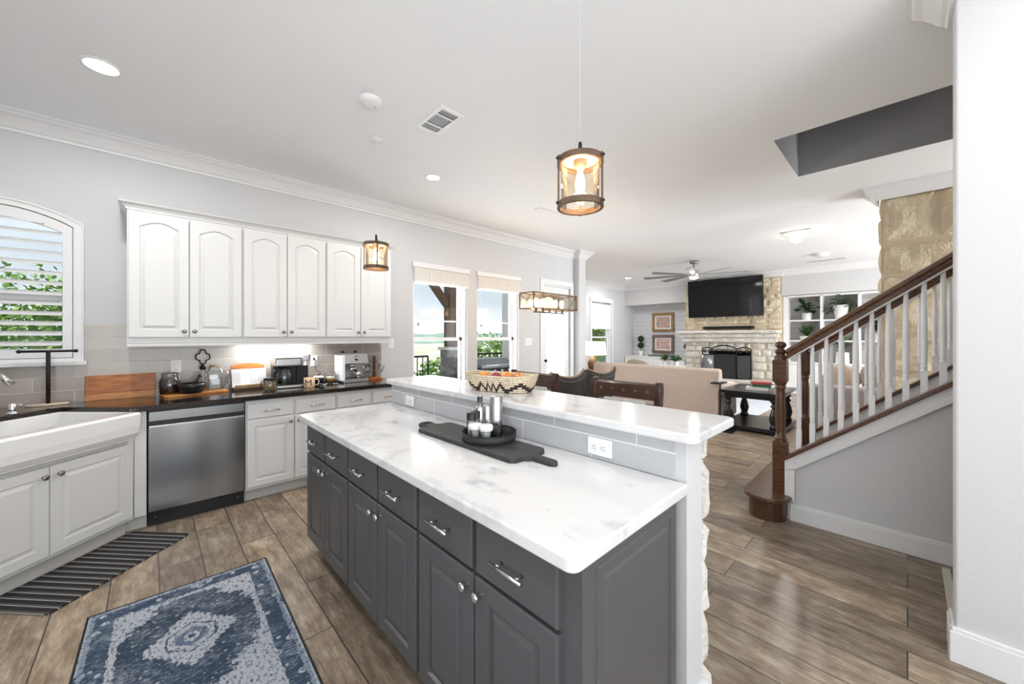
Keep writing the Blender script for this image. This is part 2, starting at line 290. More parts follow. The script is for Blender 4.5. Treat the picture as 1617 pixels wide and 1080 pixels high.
M = dict(
 wall=mat('grey_wall_paint', (.60, .60, .605), .75, bump=.12, bscale=90),
 ceil=mat('white_ceiling_paint', (.88, .89, .905), .85, bump=.08, bscale=110),
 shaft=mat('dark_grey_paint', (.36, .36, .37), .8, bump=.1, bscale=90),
 trim=mat('white_trim_paint', (.76, .76, .76), .35),
 cab=mat('white_cabinet_paint', (.70, .70, .69), .32),
 grey=mat('grey_cabinet_paint', (.088, .088, .091), .34),
 toe=mat('toe_kick_grey', (.52, .51, .49), .6),
 black=mat('black_plastic', (.012, .012, .013), .35),
 matte=mat('matte_black_metal', (.016, .016, .018), .5, .4),
 knob=mat('pewter', (.32, .30, .28), .28, 1),
 nickel=mat('brushed_nickel', (.62, .61, .60), .24, 1),
 chrome=mat('chrome', (.80, .80, .82), .07, 1),
 steel=steel_mat('stainless_steel', (.30, .305, .31), .24, (2, 2, 240), .025),
 steelv=steel_mat('brushed_steel_bright', (.50, .50, .50), .34, (200, 200, 3)),
 granite=mat('black_granite', (.030, .022, .018), .14, nscale=120, namt=.6, coat=.3),
 sink=mat('white_fireclay', (.86, .86, .85), .12, coat=.5),
 marble=marble_mat(), floor=floor_mat(),
 tile=tile_mat('greige_wall_tile', 'X', (.33, .285, .245), (.41, .36, .315), (.62, .59, .55), .915 - .012, .22),
 tileg=tile_mat('light_grey_island_tile', 'Y', (.50, .51, .53), (.53, .54, .56), (.80, .80, .80), .915 - .01, .1),
 limestone=stone_mat('white_limestone', (.70, .67, .61), (.84, .81, .75), (.58, .50, .38)),
 tanstone=stone_mat('tan_limestone', (.60, .49, .34), (.76, .65, .48), (.48, .33, .15)),
 firestone=stone_mat('cream_limestone', (.60, .50, .36), (.76, .66, .50), (.50, .36, .19)),
 mortar=mat('mortar', (.58, .48, .34), .9, bump=.3, bscale=70),
 stair=mat('dark_stained_wood', (.10, .045, .022), .3, nscale=6, stretch=(14, 14, 1.2), dark=(.04, .018, .010), coat=.3),
 railw=mat('stained_oak_handrail', (.15, .068, .030), .3, nscale=6, stretch=(14, 1.2, 14), dark=(.055, .024, .012), coat=.3),
 tread=mat('stained_tread_wood', (.15, .07, .036), .3, nscale=5, stretch=(1.2, 14, 14), dark=(.06, .028, .016), coat=.3),
 cherry=mat('dark_cherry_wood', (.060, .024, .016), .25, nscale=7, stretch=(14, 2, 14), dark=(.04, .017, .012), coat=.4),
 acacia=mat('acacia_wood', (.50, .17, .03), .38, nscale=5, stretch=(1.5, 20, 20), dark=(.22, .055, .010)),
 acacia2=mat('light_acacia_wood', (.62, .28, .07), .4, nscale=5, stretch=(1.5, 20, 20), dark=(.34, .12, .03)),
 pale=mat('pale_beech', (.66, .55, .42), .5, nscale=6, stretch=(2, 20, 20), namt=.18),
 charred=mat('charred_black_wood', (.055, .053, .052), .55, nscale=8, stretch=(16, 2, 16), namt=.6, bump=.3, bscale=40),
 bronzew=mat('weathered_bronze_wood', (.16, .095, .055), .5, nscale=9, namt=.5),
 bulb=mat('lit_filament_bulb', (1, .8, .5), .4, emit=(1, .66, .30), es=30),
 lampglow=mat('lit_ceiling_lamp', (1, 1, 1), .5, emit=(1, .97, .92), es=14),
 shade=mat('lit_lamp_shade', (.95, .88, .75), .8, emit=(1, .80, .52), es=1.1),
 glass=glass_thin('window_glass', refl=.0, fr=.25), jar=glass_thin('clear_jar_glass', (.93, .96, .97), .10), amberg=glass_thin('warm_lamp_glass', (1, .93, .82), .05),
 leather=mat('charcoal_leather', (.05, .045, .042), .45, bump=.15, bscale=200),
 tanpip=mat('tan_leather_piping', (.36, .24, .16), .5),
 sofa=mat('beige_linen', (.70, .575, .49), .95, nscale=40, namt=.12, bump=.5, bscale=500, sheen=.2),
 sofag=mat('mauve_grey_upholstery', (.33, .30, .31), .95, nscale=30, namt=.1, bump=.4, bscale=400, sheen=.2),
 pillow=mat('knobbly_beige_pillow', (.52, .42, .33), .95, nscale=90, namt=.35, bump=.8, bscale=150),
 pillowg=mat('taupe_pillow', (.36, .29, .27), .95, nscale=20, namt=.3, bump=.3, bscale=150),
 blacktab=mat('black_painted_wood', (.012, .014, .018), .3, coat=.2),
 darkwood=mat('dark_brown_timber', (.10, .055, .032), .7, nscale=8, stretch=(10, 10, 1), namt=.4),
 tv=mat('tv_screen', (.004, .004, .006), .08), 
 leaf=mat('green_leaf', (.10, .22, .06), .55, nscale=4, namt=.5),
 leafd=mat('dark_green_leaf', (.02, .06, .02), .5, nscale=4, namt=.4),
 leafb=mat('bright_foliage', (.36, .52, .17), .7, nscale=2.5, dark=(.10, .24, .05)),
 leafm=mat('deep_green_foliage', (.16, .27, .09), .7, nscale=2.5, dark=(.03, .07, .02)),  # leafm: deeper, darker green than leafb
 hill=mat('wooded_hill', (.34, .44, .36), .95, nscale=.08, dark=(.20, .30, .24)),
 ground=mat('pale_scrub', (.78, .76, .68), .95, nscale=.07, dark=(.42, .48, .28)),
 concrete=mat('deck_concrete', (.5, .49, .47), .85),
 ceramic=mat('white_ceramic', (.85, .85, .84), .25),
 whitebl=mat('white_blind', (.90, .87, .82), .6),
 fabricsh=mat('white_shade_fabric', (.85, .85, .86), .9),
 beans=mat('coffee_beans', (.05, .022, .012), .45, nscale=90, namt=.7, bump=1, bscale=110),
 sugar=mat('brown_sugar', (.55, .27, .08), .9, nscale=60, namt=.4), cream_=mat('cream_powder', (.85, .76, .62), .9),
 nuts=mat('golden_capsules', (.62, .40, .12), .4, .5, nscale=50, dark=(.12, .06, .03)),
 salt=mat('white_salt', (.88, .87, .85), .8, nscale=60, namt=.15), pepper=mat('peppercorns', (.03, .025, .022), .7, nscale=90, dark=(.2, .17, .14)),
 cork=mat('cork', (.45, .30, .18), .85, nscale=30, namt=.4),
 paper=mat('book_page', (.85, .84, .82), .7), page=stripe_mat('printed_page', 'Z', .012, [(0, (.84, .83, .82)), (.6, (.62, .61, .62)), (.8, (.84, .83, .82))]),
 orange=mat('orange_peel', (.90, .34, .03), .4, bump=.2, bscale=150), apple=mat('red_apple_skin', (.55, .04, .03), .22, nscale=5, dark=(.80, .35, .08)),
 plum=mat('dark_red_apple_skin', (.22, .012, .03), .2, nscale=6, dark=(.4, .05, .05)),
 mug=mat('peach_stoneware', (.80, .58, .38), .4), basket=basket_mat(), rug=rug_mat(),
 mat_=stripe_mat('striped_mat_weave', 'X', .047, [(0, (.016, .015, .016)), (.40, (.36, .345, .33)), (.54, (.03, .03, .03)), (.66, (.12, .115, .11)), (.76, (.016, .015, .016))]),
 palerug=stripe_mat('pale_striped_rug', 'X', .12, [(0, (.70, .74, .80)), (.86, (.40, .44, .50))]),
 runner=mat('dark_patterned_weave', (.30, .22, .20), .95, nscale=60, dark=(.03, .02, .03)),
 runnerb=mat('pale_binding', (.55, .52, .47), .9),
 shiplap=shiplap_mat('white_shiplap', (.66, .67, .70)), shiplapg=shiplap_mat('grey_shiplap', (.42, .42, .41)),
 goldf=mat('weathered_gold_frame', (.36, .22, .10), .5, nscale=20, namt=.4), greyf=mat('grey_brown_frame', (.22, .17, .15), .6, nscale=20, namt=.4),
 art1=mat('autumn_print', (.75, .45, .22), .8, nscale=16, dark=(.25, .28, .45), detail=2), art2=mat('rose_print', (.78, .55, .52), .8, nscale=14, dark=(.45, .28, .26), detail=2),
 matb=mat('ivory_mat_board', (.86, .82, .76), .8),
 red=mat('red_book_cloth', (.42, .07, .06), .6), green=mat('green_book_cloth', (.04, .12, .06), .6), white=mat('white_paint', (.85, .85, .85), .5),
 iron=mat('black_wrought_iron', (.02, .018, .018), .5, .6), soot=mat('sooty_firebox', (.02, .018, .016), .9),
 grillm=mat('grill_metal', (.25, .26, .27), .3, .8), brick=mat('dark_brick', (.10, .09, .10), .85, nscale=10, dark=(.25, .24, .25)),
 fan=mat('fan_nickel', (.30, .30, .31), .4, .6), mesh=mat('black_mesh_tray', (.03, .03, .032), .5, .3),
 sheer=None, led=mat('lit_led_strip', (1, 1, 1), .5, emit=(.96, .98, 1), es=10),
 frame=mat('bright_white_vinyl', (.82, .83, .84), .4),
)

def sheer_mat():
    m = bpy.data.materials.new('backlit_sheer_cloth'); m.use_nodes = True; t = m.node_tree; t.nodes.clear()
    o = N(t, 'ShaderNodeOutputMaterial'); a = N(t, 'ShaderNodeBsdfTranslucent'); a.inputs[0].default_value = (.9, .9, .9, 1); d = N(t, 'ShaderNodeBsdfDiffuse'); d.inputs[0].default_value = (.85, .85, .85, 1)
    ms = N(t, 'ShaderNodeMixShader'); ms.inputs[0].default_value = .4; t.links.new(a.outputs[0], ms.inputs[1]); t.links.new(d.outputs[0], ms.inputs[2]); t.links.new(ms.outputs[0], o.inputs[0]); return m
M['sheer'] = sheer_mat()

# ------------------------------------------------------------------ mesh helpers
def rootloc(o):
    v = Vector((0, 0, 0))
    while o: v += Vector(o.location); o = o.parent
    return v
class MB:
    def __init__(s): s.v = []; s.f = []; s.sm = []
    def add(s, vs, fs, smooth=False):
        n = len(s.v); s.v += [tuple(v) for v in vs]; s.f += [tuple(i + n for i in f) for f in fs]; s.sm += [smooth] * len(fs); return s
    def box(s, x0, x1, y0, y1, z0, z1):
        if x0 > x1: x0, x1 = x1, x0
        if y0 > y1: y0, y1 = y1, y0
        if z0 > z1: z0, z1 = z1, z0
        return s.add([(x0, y0, z0), (x1, y0, z0), (x1, y1, z0), (x0, y1, z0), (x0, y0, z1), (x1, y0, z1), (x1, y1, z1), (x0, y1, z1)],
                     [(0, 3, 2, 1), (4, 5, 6, 7), (0, 1, 5, 4), (1, 2, 6, 5), (2, 3, 7, 6), (3, 0, 4, 7)])
    def beam(s, p0, p1, w, h, up=(0, 0, 1)):
        p0 = Vector(p0); p1 = Vector(p1); d = (p1 - p0).normalized(); u = Vector(up); a = d.cross(u)
        if a.length < 1e-4: a = d.cross(Vector((1, 0, 0)))
        a.normalize(); b = a.cross(d); vs = []
        for p in (p0, p1):
            for i, j in ((-1, -1), (1, -1), (1, 1), (-1, 1)): vs.append(p + a * (w / 2 * i) + b * (h / 2 * j))
        return s.add(vs, [(0, 1, 2, 3), (7, 6, 5, 4), (0, 4, 5, 1), (1, 5, 6, 2), (2, 6, 7, 3), (3, 7, 4, 0)])
    def prism(s, poly, z0, z1):
        n = len(poly); vs = [(x, y, z0) for x, y in poly] + [(x, y, z1) for x, y in poly]
        fs = [tuple(range(n))[::-1], tuple(range(n, 2 * n))] + [(i, (i + 1) % n, n + (i + 1) % n, n + i) for i in range(n)]
        return s.add(vs, fs)
    def prismx(s, poly, x0, x1):   # poly in (y,z)
        n = len(poly); vs = [(x0, y, z) for y, z in poly] + [(x1, y, z) for y, z in poly]
        fs = [tuple(range(n)), tuple(range(n, 2 * n))[::-1]] + [(i, n + i, n + (i + 1) % n, (i + 1) % n) for i in range(n)]
        return s.add(vs, fs)
    def prismy(s, poly, y0, y1):   # poly in (x,z)
        n = len(poly); vs = [(x, y0, z) for x, z in poly] + [(x, y1, z) for x, z in poly]
        fs = [tuple(range(n)), tuple(range(n, 2 * n))[::-1]] + [(i, n + i, n + (i + 1) % n, (i + 1) % n) for i in range(n)]
        return s.add(vs, fs)
    def lathe(s, prof, c=(0, 0, 0), seg=20, smooth=True, M4=None, cap=True):
        vs = []; n = len(prof)
        for r, z in prof:
            for k in range(seg):
                a = 2 * PI * k / seg; vs.append((c[0] + r * math.cos(a), c[1] + r * math.sin(a), c[2] + z))
        fs = [(i * seg + k, i * seg + (k + 1) % seg, (i + 1) * seg + (k + 1) % seg, (i + 1) * seg + k) for i in range(n - 1) for k in range(seg)]
        if M4: vs = [M4 @ Vector(v) for v in vs]
        s.add(vs, fs, smooth)
        if cap:
            m = len(s.v) - len(vs)
            if prof[0][0] > 1e-5: s.f.append(tuple(m + k for k in range(seg))[::-1]); s.sm.append(False)
            if prof[-1][0] > 1e-5: s.f.append(tuple(m + (n - 1) * seg + k for k in range(seg))); s.sm.append(False)
        return s
    def cyl(s, p0, p1, r, r1=None, seg=14, smooth=True):
        r1 = r if r1 is None else r1; p0 = Vector(p0); p1 = Vector(p1); d = p1 - p0
        q = d.to_track_quat('Z', 'Y').to_matrix().to_4x4(); q.translation = p0
        return s.lathe([(r, 0), (r1, d.length)], seg=seg, smooth=smooth, M4=q)
    def tube(s, pts, r, seg=10, rad=None):
        pts = [Vector(p) for p in pts]; n = len(pts); vs = []; fs = []
        up = Vector((0, 0, 1)); prev = None
        for i, p in enumerate(pts):
            d = (pts[min(i + 1, n - 1)] - pts[max(i - 1, 0)]).normalized()
            if prev is None:
                a = d.cross(up)
                if a.length < .05: a = d.cross(Vector((1, 0, 0)))
            else: a = prev - d * prev.dot(d)
            a.normalize(); prev = a; b = d.cross(a); rr = rad[i] if rad else r
            for k in range(seg):
                t = 2 * PI * k / seg; vs.append(p + a * (rr * math.cos(t)) + b * (rr * math.sin(t)))
        for i in range(n - 1):
            for k in range(seg): fs.append((i * seg + k, i * seg + (k + 1) % seg, (i + 1) * seg + (k + 1) % seg, (i + 1) * seg + k))
        m = len(s.v); s.add(vs, fs, True)
        s.f.append(tuple(m + k for k in range(seg))[::-1]); s.f.append(tuple(m + (n - 1) * seg + k for k in range(seg))); s.sm += [False] * 2
        return s
    def torus(s, c, R_, r, seg=32, rs=8, sz=1):
        vs = []; fs = []
        for i in range(seg):
            a = 2 * PI * i / seg
            for k in range(rs):
                b = 2 * PI * k / rs; q = R_ + r * math.cos(b); vs.append((c[0] + q * math.cos(a), c[1] + q * math.sin(a), c[2] + r * sz * math.sin(b)))
        for i in range(seg):
            for k in range(rs): fs.append((i * rs + k, ((i + 1) % seg) * rs + k, ((i + 1) % seg) * rs + (k + 1) % rs, i * rs + (k + 1) % rs))
        return s.add(vs, fs, True)
    def ball(s, c, rx, ry=None, rz=None, seg=18, rings=12, p=1.0):
        ry = rx if ry is None else ry; rz = rx if rz is None else rz
        sg = lambda t: math.copysign(abs(t) ** p, t)
        vs = []
        for i in range(rings + 1):
            ph = -PI / 2 + PI * i / rings
            for k in range(seg):
                a = 2 * PI * k / seg
                vs.append((c[0] + rx * sg(math.cos(ph)) * sg(math.cos(a)), c[1] + ry * sg(math.cos(ph)) * sg(math.sin(a)), c[2] + rz * sg(math.sin(ph))))
        fs = [(i * seg + k, i * seg + (k + 1) % seg, (i + 1) * seg + (k + 1) % seg, (i + 1) * seg + k) for i in range(rings) for k in range(seg)]
        return s.add(vs, fs, True)
    def ringbox(s, c, r0, r1, z0, z1, seg=32):
        return s.lathe([(r0, z0), (r1, z0), (r1, z1), (r0, z1), (r0, z0)], c, seg, False, cap=False)
    def xf(s, m, i0=0):
        s.v = s.v[:i0] + [tuple(m @ Vector(v)) for v in s.v[i0:]]; return s
    def build(s, name, m, parent=None, bevel=0, bseg=2, world=False, sub=0, solid=0, loc=None, pos=None):
        me = bpy.data.meshes.new(name)
        off = rootloc(parent) if (parent and world) else Vector((0, 0, 0))
        if loc is not None: off = Vector(loc)
        me.from_pydata([tuple(Vector(v) - off) for v in s.v], [], s.f); me.update()
        b = bmesh.new(); b.from_mesh(me); bmesh.ops.remove_doubles(b, verts=b.verts, dist=1e-6); 
        bmesh.ops.recalc_face_normals(b, faces=b.faces); b.to_mesh(me); b.free()
        if len(me.polygons) == len(s.sm): me.polygons.foreach_set('use_smooth', s.sm)
        elif any(s.sm): me.polygons.foreach_set('use_smooth', [True] * len(me.polygons)); me.set_sharp_from_angle(angle=R(35))
        me.materials.append(m)
        o = bpy.data.objects.new(name, me); S.collection.objects.link(o)
        if parent: o.parent = parent
        if loc is not None: o.location = loc
        if pos is not None: o.location = pos
        if bevel:
            md = o.modifiers.new('bevel', 'BEVEL'); md.width = bevel; md.segments = bseg; md.limit_method = 'ANGLE'; md.angle_limit = R(40)
        if sub:
            md = o.modifiers.new('sub', 'SUBSURF'); md.levels = sub; md.render_levels = sub
        if solid:
            md = o.modifiers.new('solid', 'SOLIDIFY'); md.thickness = solid; md.offset = 0
        return o
def smooth_all(o):
    o.data.polygons.foreach_set('use_smooth', [True] * len(o.data.polygons)); return o
def thing(name, label, cat, loc=(0, 0, 0), rz=0, group=None):
    o = bpy.data.objects.new(name, None); S.collection.objects.link(o); o.location = loc; o.rotation_euler = (0, 0, rz); o.empty_display_size = .1
    o['label'] = label; o['category'] = cat
    if group: o['group'] = group
    return o
def tag(o, label, cat, group=None, kind=None):
    o['label'] = label; o['category'] = cat
    if group: o['group'] = group
    if kind: o['kind'] = kind
    return o
def struct(name, mb, m, bevel=0, label=None, **k):
    o = mb.build(name, m, bevel=bevel, **k); o['kind'] = 'structure'
    if label: o['label'] = label
    return o
def dup(root, loc=None, rz=None, label=None, group=None):
    r = root.copy(); S.collection.objects.link(r)
    if loc is not None: r.location = loc
    if rz is not None: r.rotation_euler = (0, 0, rz)
    if label: r['label'] = label
    if group: r['group'] = group
    for ch in list(root.children):
        c = ch.copy(); S.collection.objects.link(c); c.parent = r
        for g in list(ch.children):
            d = g.copy(); S.collection.objects.link(d); d.parent = c
    return r
def text_obj(txt, size, m, parent, loc, rot, name='lettering', ext=.0006):
    cu = bpy.data.curves.new(name, 'FONT'); cu.body = txt; cu.size = size; cu.extrude = ext; cu.align_x = 'CENTER'; cu.align_y = 'CENTER'
    t = bpy.data.objects.new('tmp', cu); S.collection.objects.link(t); bpy.context.view_layer.update()
    me = bpy.data.meshes.new_from_object(t.evaluated_get(bpy.context.evaluated_depsgraph_get()))
    bpy.data.objects.remove(t); me.materials.clear(); me.materials.append(m)
    o = bpy.data.objects.new(name, me); S.collection.objects.link(o); o.parent = parent; o.location = loc; o.rotation_euler = rot
    return o

def panel_mb(x0, x1, z0, z1, yf, thick=.02, arch=0, frame=.058, raise_=True):
    """raised panel door front facing -Y; front face at y=yf, back at yf+thick; arch = rise of the cathedral top"""
    n = 12; mb = MB()
    def ring(ins, depth, ar):
        a, b, c, d = x0 + ins, x1 - ins, z0 + ins, z1 - ins
        pts = [(a, c), (b, c)]
        for i in range(n + 1):
            u = i / n; x = b + (a - b) * u
            z = d - ar * (1 - math.sin(PI * u) ** 1.0) if ar else d
            pts.append((x, z))
        return [(x, yf + depth, z) for x, z in pts]
    e = .004
    rings = [ring(0, thick, 0), ring(0, e, 0), ring(e, 0, 0)]
    if raise_: rings += [ring(frame, 0, arch), ring(frame + .005, .011, arch), ring(frame + .011, .011, arch), ring(frame + .034, .001, arch)]
    k = n + 3; vs = [p for r in rings for p in r]
    fs = [(i * k + j, i * k + (j + 1) % k, (i + 1) * k + (j + 1) % k, (i + 1) * k + j) for i in range(len(rings) - 1) for j in range(k)]
    fs.append(tuple(range(k))[::-1]); fs.append(tuple((len(rings) - 1) * k + j for j in range(k)))
    return mb.add(vs, fs)
def knob(parent, x, y, z, m):      # faces -Y
    mb = MB(); q = Matrix.Translation((x, y, z)) @ Matrix.Rotation(R(90), 4, 'X')
    mb.lathe([(.006, 0), (.005, .012), (.013, .017), (.0165, .022), (.014, .028), (.006, .031), (0, .0315)], seg=14, M4=q, cap=False)
    return mb.build('knob', m, parent)
def barpull(parent, x, y, z, w, m):
    mb = MB(); mb.cyl((x - w / 2, y - .03, z), (x + w / 2, y - .03, z), .0058)
    for s in (-1, 1): mb.cyl((x + s * w * .3, y, z), (x + s * w * .3, y - .03, z), .0045)
    return mb.build('bar_pull', m, parent)

# ------------------------------------------------------------------ room shell
H = 3.05
fl = MB().box(-1.5, 12.2, -3.3, 4.7, -.06, 0).box(6.19, 12.2, 4.7, 6.7, -.06, 0)
struct('floor', fl, M['floor'])
c = MB()
c.box(-1.5, 3.745, -3.3, 6.7, H, H + .2); c.box(4.776, 12.2, -3.3, 6.7, H, H + .2); c.box(3.745, 4.776, .769, 6.7, H, H + .2)
struct('ceiling', c, M['ceil'])
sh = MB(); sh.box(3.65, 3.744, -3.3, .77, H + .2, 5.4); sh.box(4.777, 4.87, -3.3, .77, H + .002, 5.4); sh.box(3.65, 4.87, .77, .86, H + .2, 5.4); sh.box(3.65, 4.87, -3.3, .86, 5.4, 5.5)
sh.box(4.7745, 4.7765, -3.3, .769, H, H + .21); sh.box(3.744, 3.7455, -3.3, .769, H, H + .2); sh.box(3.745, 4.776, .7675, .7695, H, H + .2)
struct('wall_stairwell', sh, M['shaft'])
def wall_y(name, y0, y1, xa, xb, holes, m=None, z1=H):
    """wall running along X with rectangular holes (x0,x1,z0,z1)"""
    mb = MB(); x = xa
    for (a, b, c0, d) in sorted(holes):
        mb.box(x, a, y0, y1, 0, z1)
        if c0 > 0: mb.box(a, b, y0, y1, 0, c0)
        mb.box(a, b, y0, y1, d, z1); x = b
    mb.box(x, xb, y0, y1, 0, z1)
    return struct(name, mb, m or M['wall'])
# kitchen window wall: arched window hole built from wedges, two sash windows, glazed door
AW0, AW1, AWS, AWA, AWT = -1.124, -.432, 1.257, 2.27, 2.375
wb = wall_y('wall_kitchen', 4.5, 4.72, -1.5, 6.19, [(AW0, AW1, AWS, AWT + .02), (2.50, 3.39, .45, 2.36), (3.57, 4.46, .45, 2.36), (5.08, 5.86, 0.0, 2.36)])
arch = MB(); n = 20; pl = []
for i in range(n + 1):
    u = i / n; x = AW0 + (AW1 - AW0) * u; pl.append((x, AWA + (AWT - AWA) * math.sin(PI * u) ** .85))
arch.prismy(pl + [(AW1, AWT + .021), (AW0, AWT + .021)], 4.5, 4.72)
struct('wall_window_arch', arch, M['wall'])
struct('wall_pier', MB().box(5.972, 6.195, 4.375, 4.5, 0, H).box(6.05, 6.195, 4.5, 6.5, 0, H), M['wall'], bevel=.012)
wall_y('wall_living_window', 6.5, 6.72, 6.1, 12.2, [(9.50, 10.58, .45, 2.45)])
wall_y('wall_back', -3.4, -3.2, -1.5, 12.2, [(-1.2, 2.0, .4, 2.75), (4.7, 5.6, .4, 2.75), (6.4, 10.8, .4, 2.75)])  # unseen openings, cut for the added fill lamps
wl = MB(); wl.box(-1.6, -1.4, -3.4, -2.2, 0, H); wl.box(-1.6, -1.4, .4, 4.7, 0, H); wl.box(-1.6, -1.4, -2.2, .4, 0, .55); wl.box(-1.6, -1.4, -2.2, .4, 2.65, H)  # unseen opening left for the fill lamp on this side
struct('wall_left', wl, M['wall'])
struct('wall_right', MB().box(2.56, 2.705, -3.2, -.146, 0, H), M['wall'], bevel=.008)
bbp = lambda: None
struct('baseboard_right', MB().box(2.542, 2.56, -3.2, -.128, 0, .135).box(2.548, 2.56, -3.2, -.134, .135, .15).box(2.56, 2.72, -.146, -.128, 0, .135).box(2.56, 2.72, -.146, -.134, .135, .15), M['trim'], bevel=.003)
# header over the fireplace niches, niche backs, chimney breast core
lw = MB(); lw.box(11.4, 12.15, 4.51, 6.5, 2.42, H); lw.box(12.0, 12.15, 4.4, 6.5, 0, 2.42)
lw.box(11.4, 12.15, -3.2, 2.18, 2.43, H)
struct('wall_fireplace_header', lw, M['wall'])
struct('wall_niche_shiplap', MB().box(11.985, 12.0, 4.51, 6.5, .02, 2.42), M['shiplap'])
struct('wall_bookcase_niche', MB().box(12.0, 12.15, -3.2, 2.18, 0, 2.43).box(11.4, 12.0, -.62, -.5, 0, 2.43), M['wall'])

def rot_about(o, *a): pass
# crown mouldings: profile extruded along a path line; n = horizontal inward normal
CP = [(0, -.137), (.012, -.137), (.018, -.118), (.03, -.112), (.05, -.085), (.078, -.05), (.100, -.036), (.108, -.022), (.12, -.018), (.12, 0), (0, 0)]
def crown_path(mb, pts, closed=False, prof=CP, z=H):
    """pts: xy polyline, room on the left-hand side of travel"""
    P = [Vector(p) for p in pts]; n = len(P); rings = []
    for i, p in enumerate(P):
        d0 = (P[i] - P[i - 1]).normalized() if i > 0 else (P[1] - P[0]).normalized()
        d1 = (P[i + 1] - P[i]).normalized() if i < n - 1 else d0
        n0 = Vector((-d0.y, d0.x)); n1 = Vector((-d1.y, d1.x)); b = (n0 + n1)
        b = b / max(b.length_squared / 2, .2)
        rings.append([(p.x + b.x * u, p.y + b.y * u, z + w) for u, w in prof])
    k = len(prof); vs = [v for r in rings for v in r]; fs = []
    for i in range(n - 1):
        for j in range(k): fs.append((i * k + j, i * k + (j + 1) % k, (i + 1) * k + (j + 1) % k, (i + 1) * k + j))
    fs.append(tuple(range(k))); fs.append(tuple((n - 1) * k + j for j in range(k))[::-1])
    return mb.add(vs, fs)
cm = MB()
crown_path(cm, [(6.195, 6.5), (6.195, 4.375), (5.972, 4.375), (5.972, 4.5), (-1.4, 4.5), (-1.4, -3.2)])
struct('trim_1', cm, M['trim'], label='white crown moulding above the kitchen cabinets')
cm = MB(); crown_path(cm, [(11.4, -3.2), (11.4, 2.18), (11.35, 2.18), (11.35, 4.51), (11.4, 4.51), (11.4, 6.5), (6.195, 6.5)])
struct('trim_2', cm, M['trim'], label='white crown moulding round the living room')
cm = MB(); crown_path(cm, [(5.78, -3.2), (5.78, .225), (6.1, .225)])
struct('trim_3', cm, M['trim'], label='white crown moulding over the tan stone wall')
cm = MB(); crown_path(cm, [(2.56, -3.2), (2.56, -.146), (2.78, -.146)], prof=[(u * 1.22, w * 1.05) for u, w in CP])
struct('trim_4', cm, M['trim'], label='white crown moulding on the near right wall')

# tile backsplash
bs = MB().box(-1.4, AW0 - .056, 4.488, 4.5, .915, 1.517).box(AW0 - .056, AW1 + .056, 4.488, 4.5, .915, 1.20).box(AW1 + .056, -.131, 4.488, 4.5, .915, 1.517).box(-.131, 2.06, 4.488, 4.5, .915, 1.39)
struct('wall_backsplash', bs, M['tile'])

# ------------------------------------------------------------------ stones
def stones(mb, o, u, nrm, Wd, Hh, rowh=(.14, .24), stw=(.22, .5), depth=.05, rnd=None, amp=.02, gap=.006, res=5):
    """irregular stone courses on a plane: o origin, u along, z up, nrm outwards"""
    rnd = rnd or random.Random(1); o = Vector(o); u = Vector(u); nrm = Vector(nrm); z = 0
    while z < Hh - 1e-3:
        h = rnd.uniform(*rowh)
        if Hh - z - h < rowh[0] * .6: h = Hh - z
        x = 0
        while x < Wd - 1e-3:
            w = rnd.uniform(*stw)
            if Wd - x - w < stw[0] * .6: w = Wd - x
            d = depth * rnd.uniform(.6, 1.0); a = res; vs = []; seed = Vector((rnd.random() * 50, rnd.random() * 50, rnd.random() * 50))
            for j in range(a + 1):
                for i in range(a + 1):
                    s_, t_ = i / a, j / a
                    e = min(s_, 1 - s_, t_, 1 - t_)
                    jx = jz = 0
                    px = x + gap + (w - 2 * gap) * s_; pz = z + gap + (h - 2 * gap) * t_
                    nn = noise.noise(seed + Vector((px * 9, pz * 9, 0))); n2 = noise.noise(seed + Vector((px * 3, pz * 3, 4)))
                    if e == 0: dd = -.012
                    else: dd = d * (.75 if e < .25 else 1) + amp * (nn + n2)
                    if 0 < s_ < 1 and e == 0: pz += (1 if t_ == 0 else -1) * abs(nn) * .012
                    if 0 < t_ < 1 and e == 0: px += (1 if s_ == 0 else -1) * abs(nn) * .012
                    vs.append(o + u * px + Vector((0, 0, pz)) + nrm * (max(dd, .004) if e > 0 else dd))
            fs = [(j * (a + 1) + i, j * (a + 1) + i + 1, (j + 1) * (a + 1) + i + 1, (j + 1) * (a + 1) + i) for j in range(a) for i in range(a)]
            mb.add(vs, fs, False); x += w
        z += h
    return mb
rs = random.Random(4)
struct('wall_stone', MB().box(5.80, 6.10, -3.2, .20, 0, H), M['mortar'])
st = MB()
stones(st, (5.80, .20, 0), (0, -1, 0), (-1, 0, 0), 3.4, H - .1, (.24, .42), (.3, .62), .04, rs, .03, .004, 8)
stones(st, (6.10, .20, 0), (-1, 0, 0), (0, 1, 0), .30, H - .1, (.2, .34), (.28, .3), .025, rs, .015, .003, 6)
struct('trim_9', st, M['tanstone'], label='tan limestone blocks of the wall beyond the staircase')

# ------------------------------------------------------------------ windows and doors
def sthing(name, loc, label=None):
    o = bpy.data.objects.new(name, None); S.collection.objects.link(o); o.location = loc; o['kind'] = 'structure'
    if label: o['label'] = label
    return o
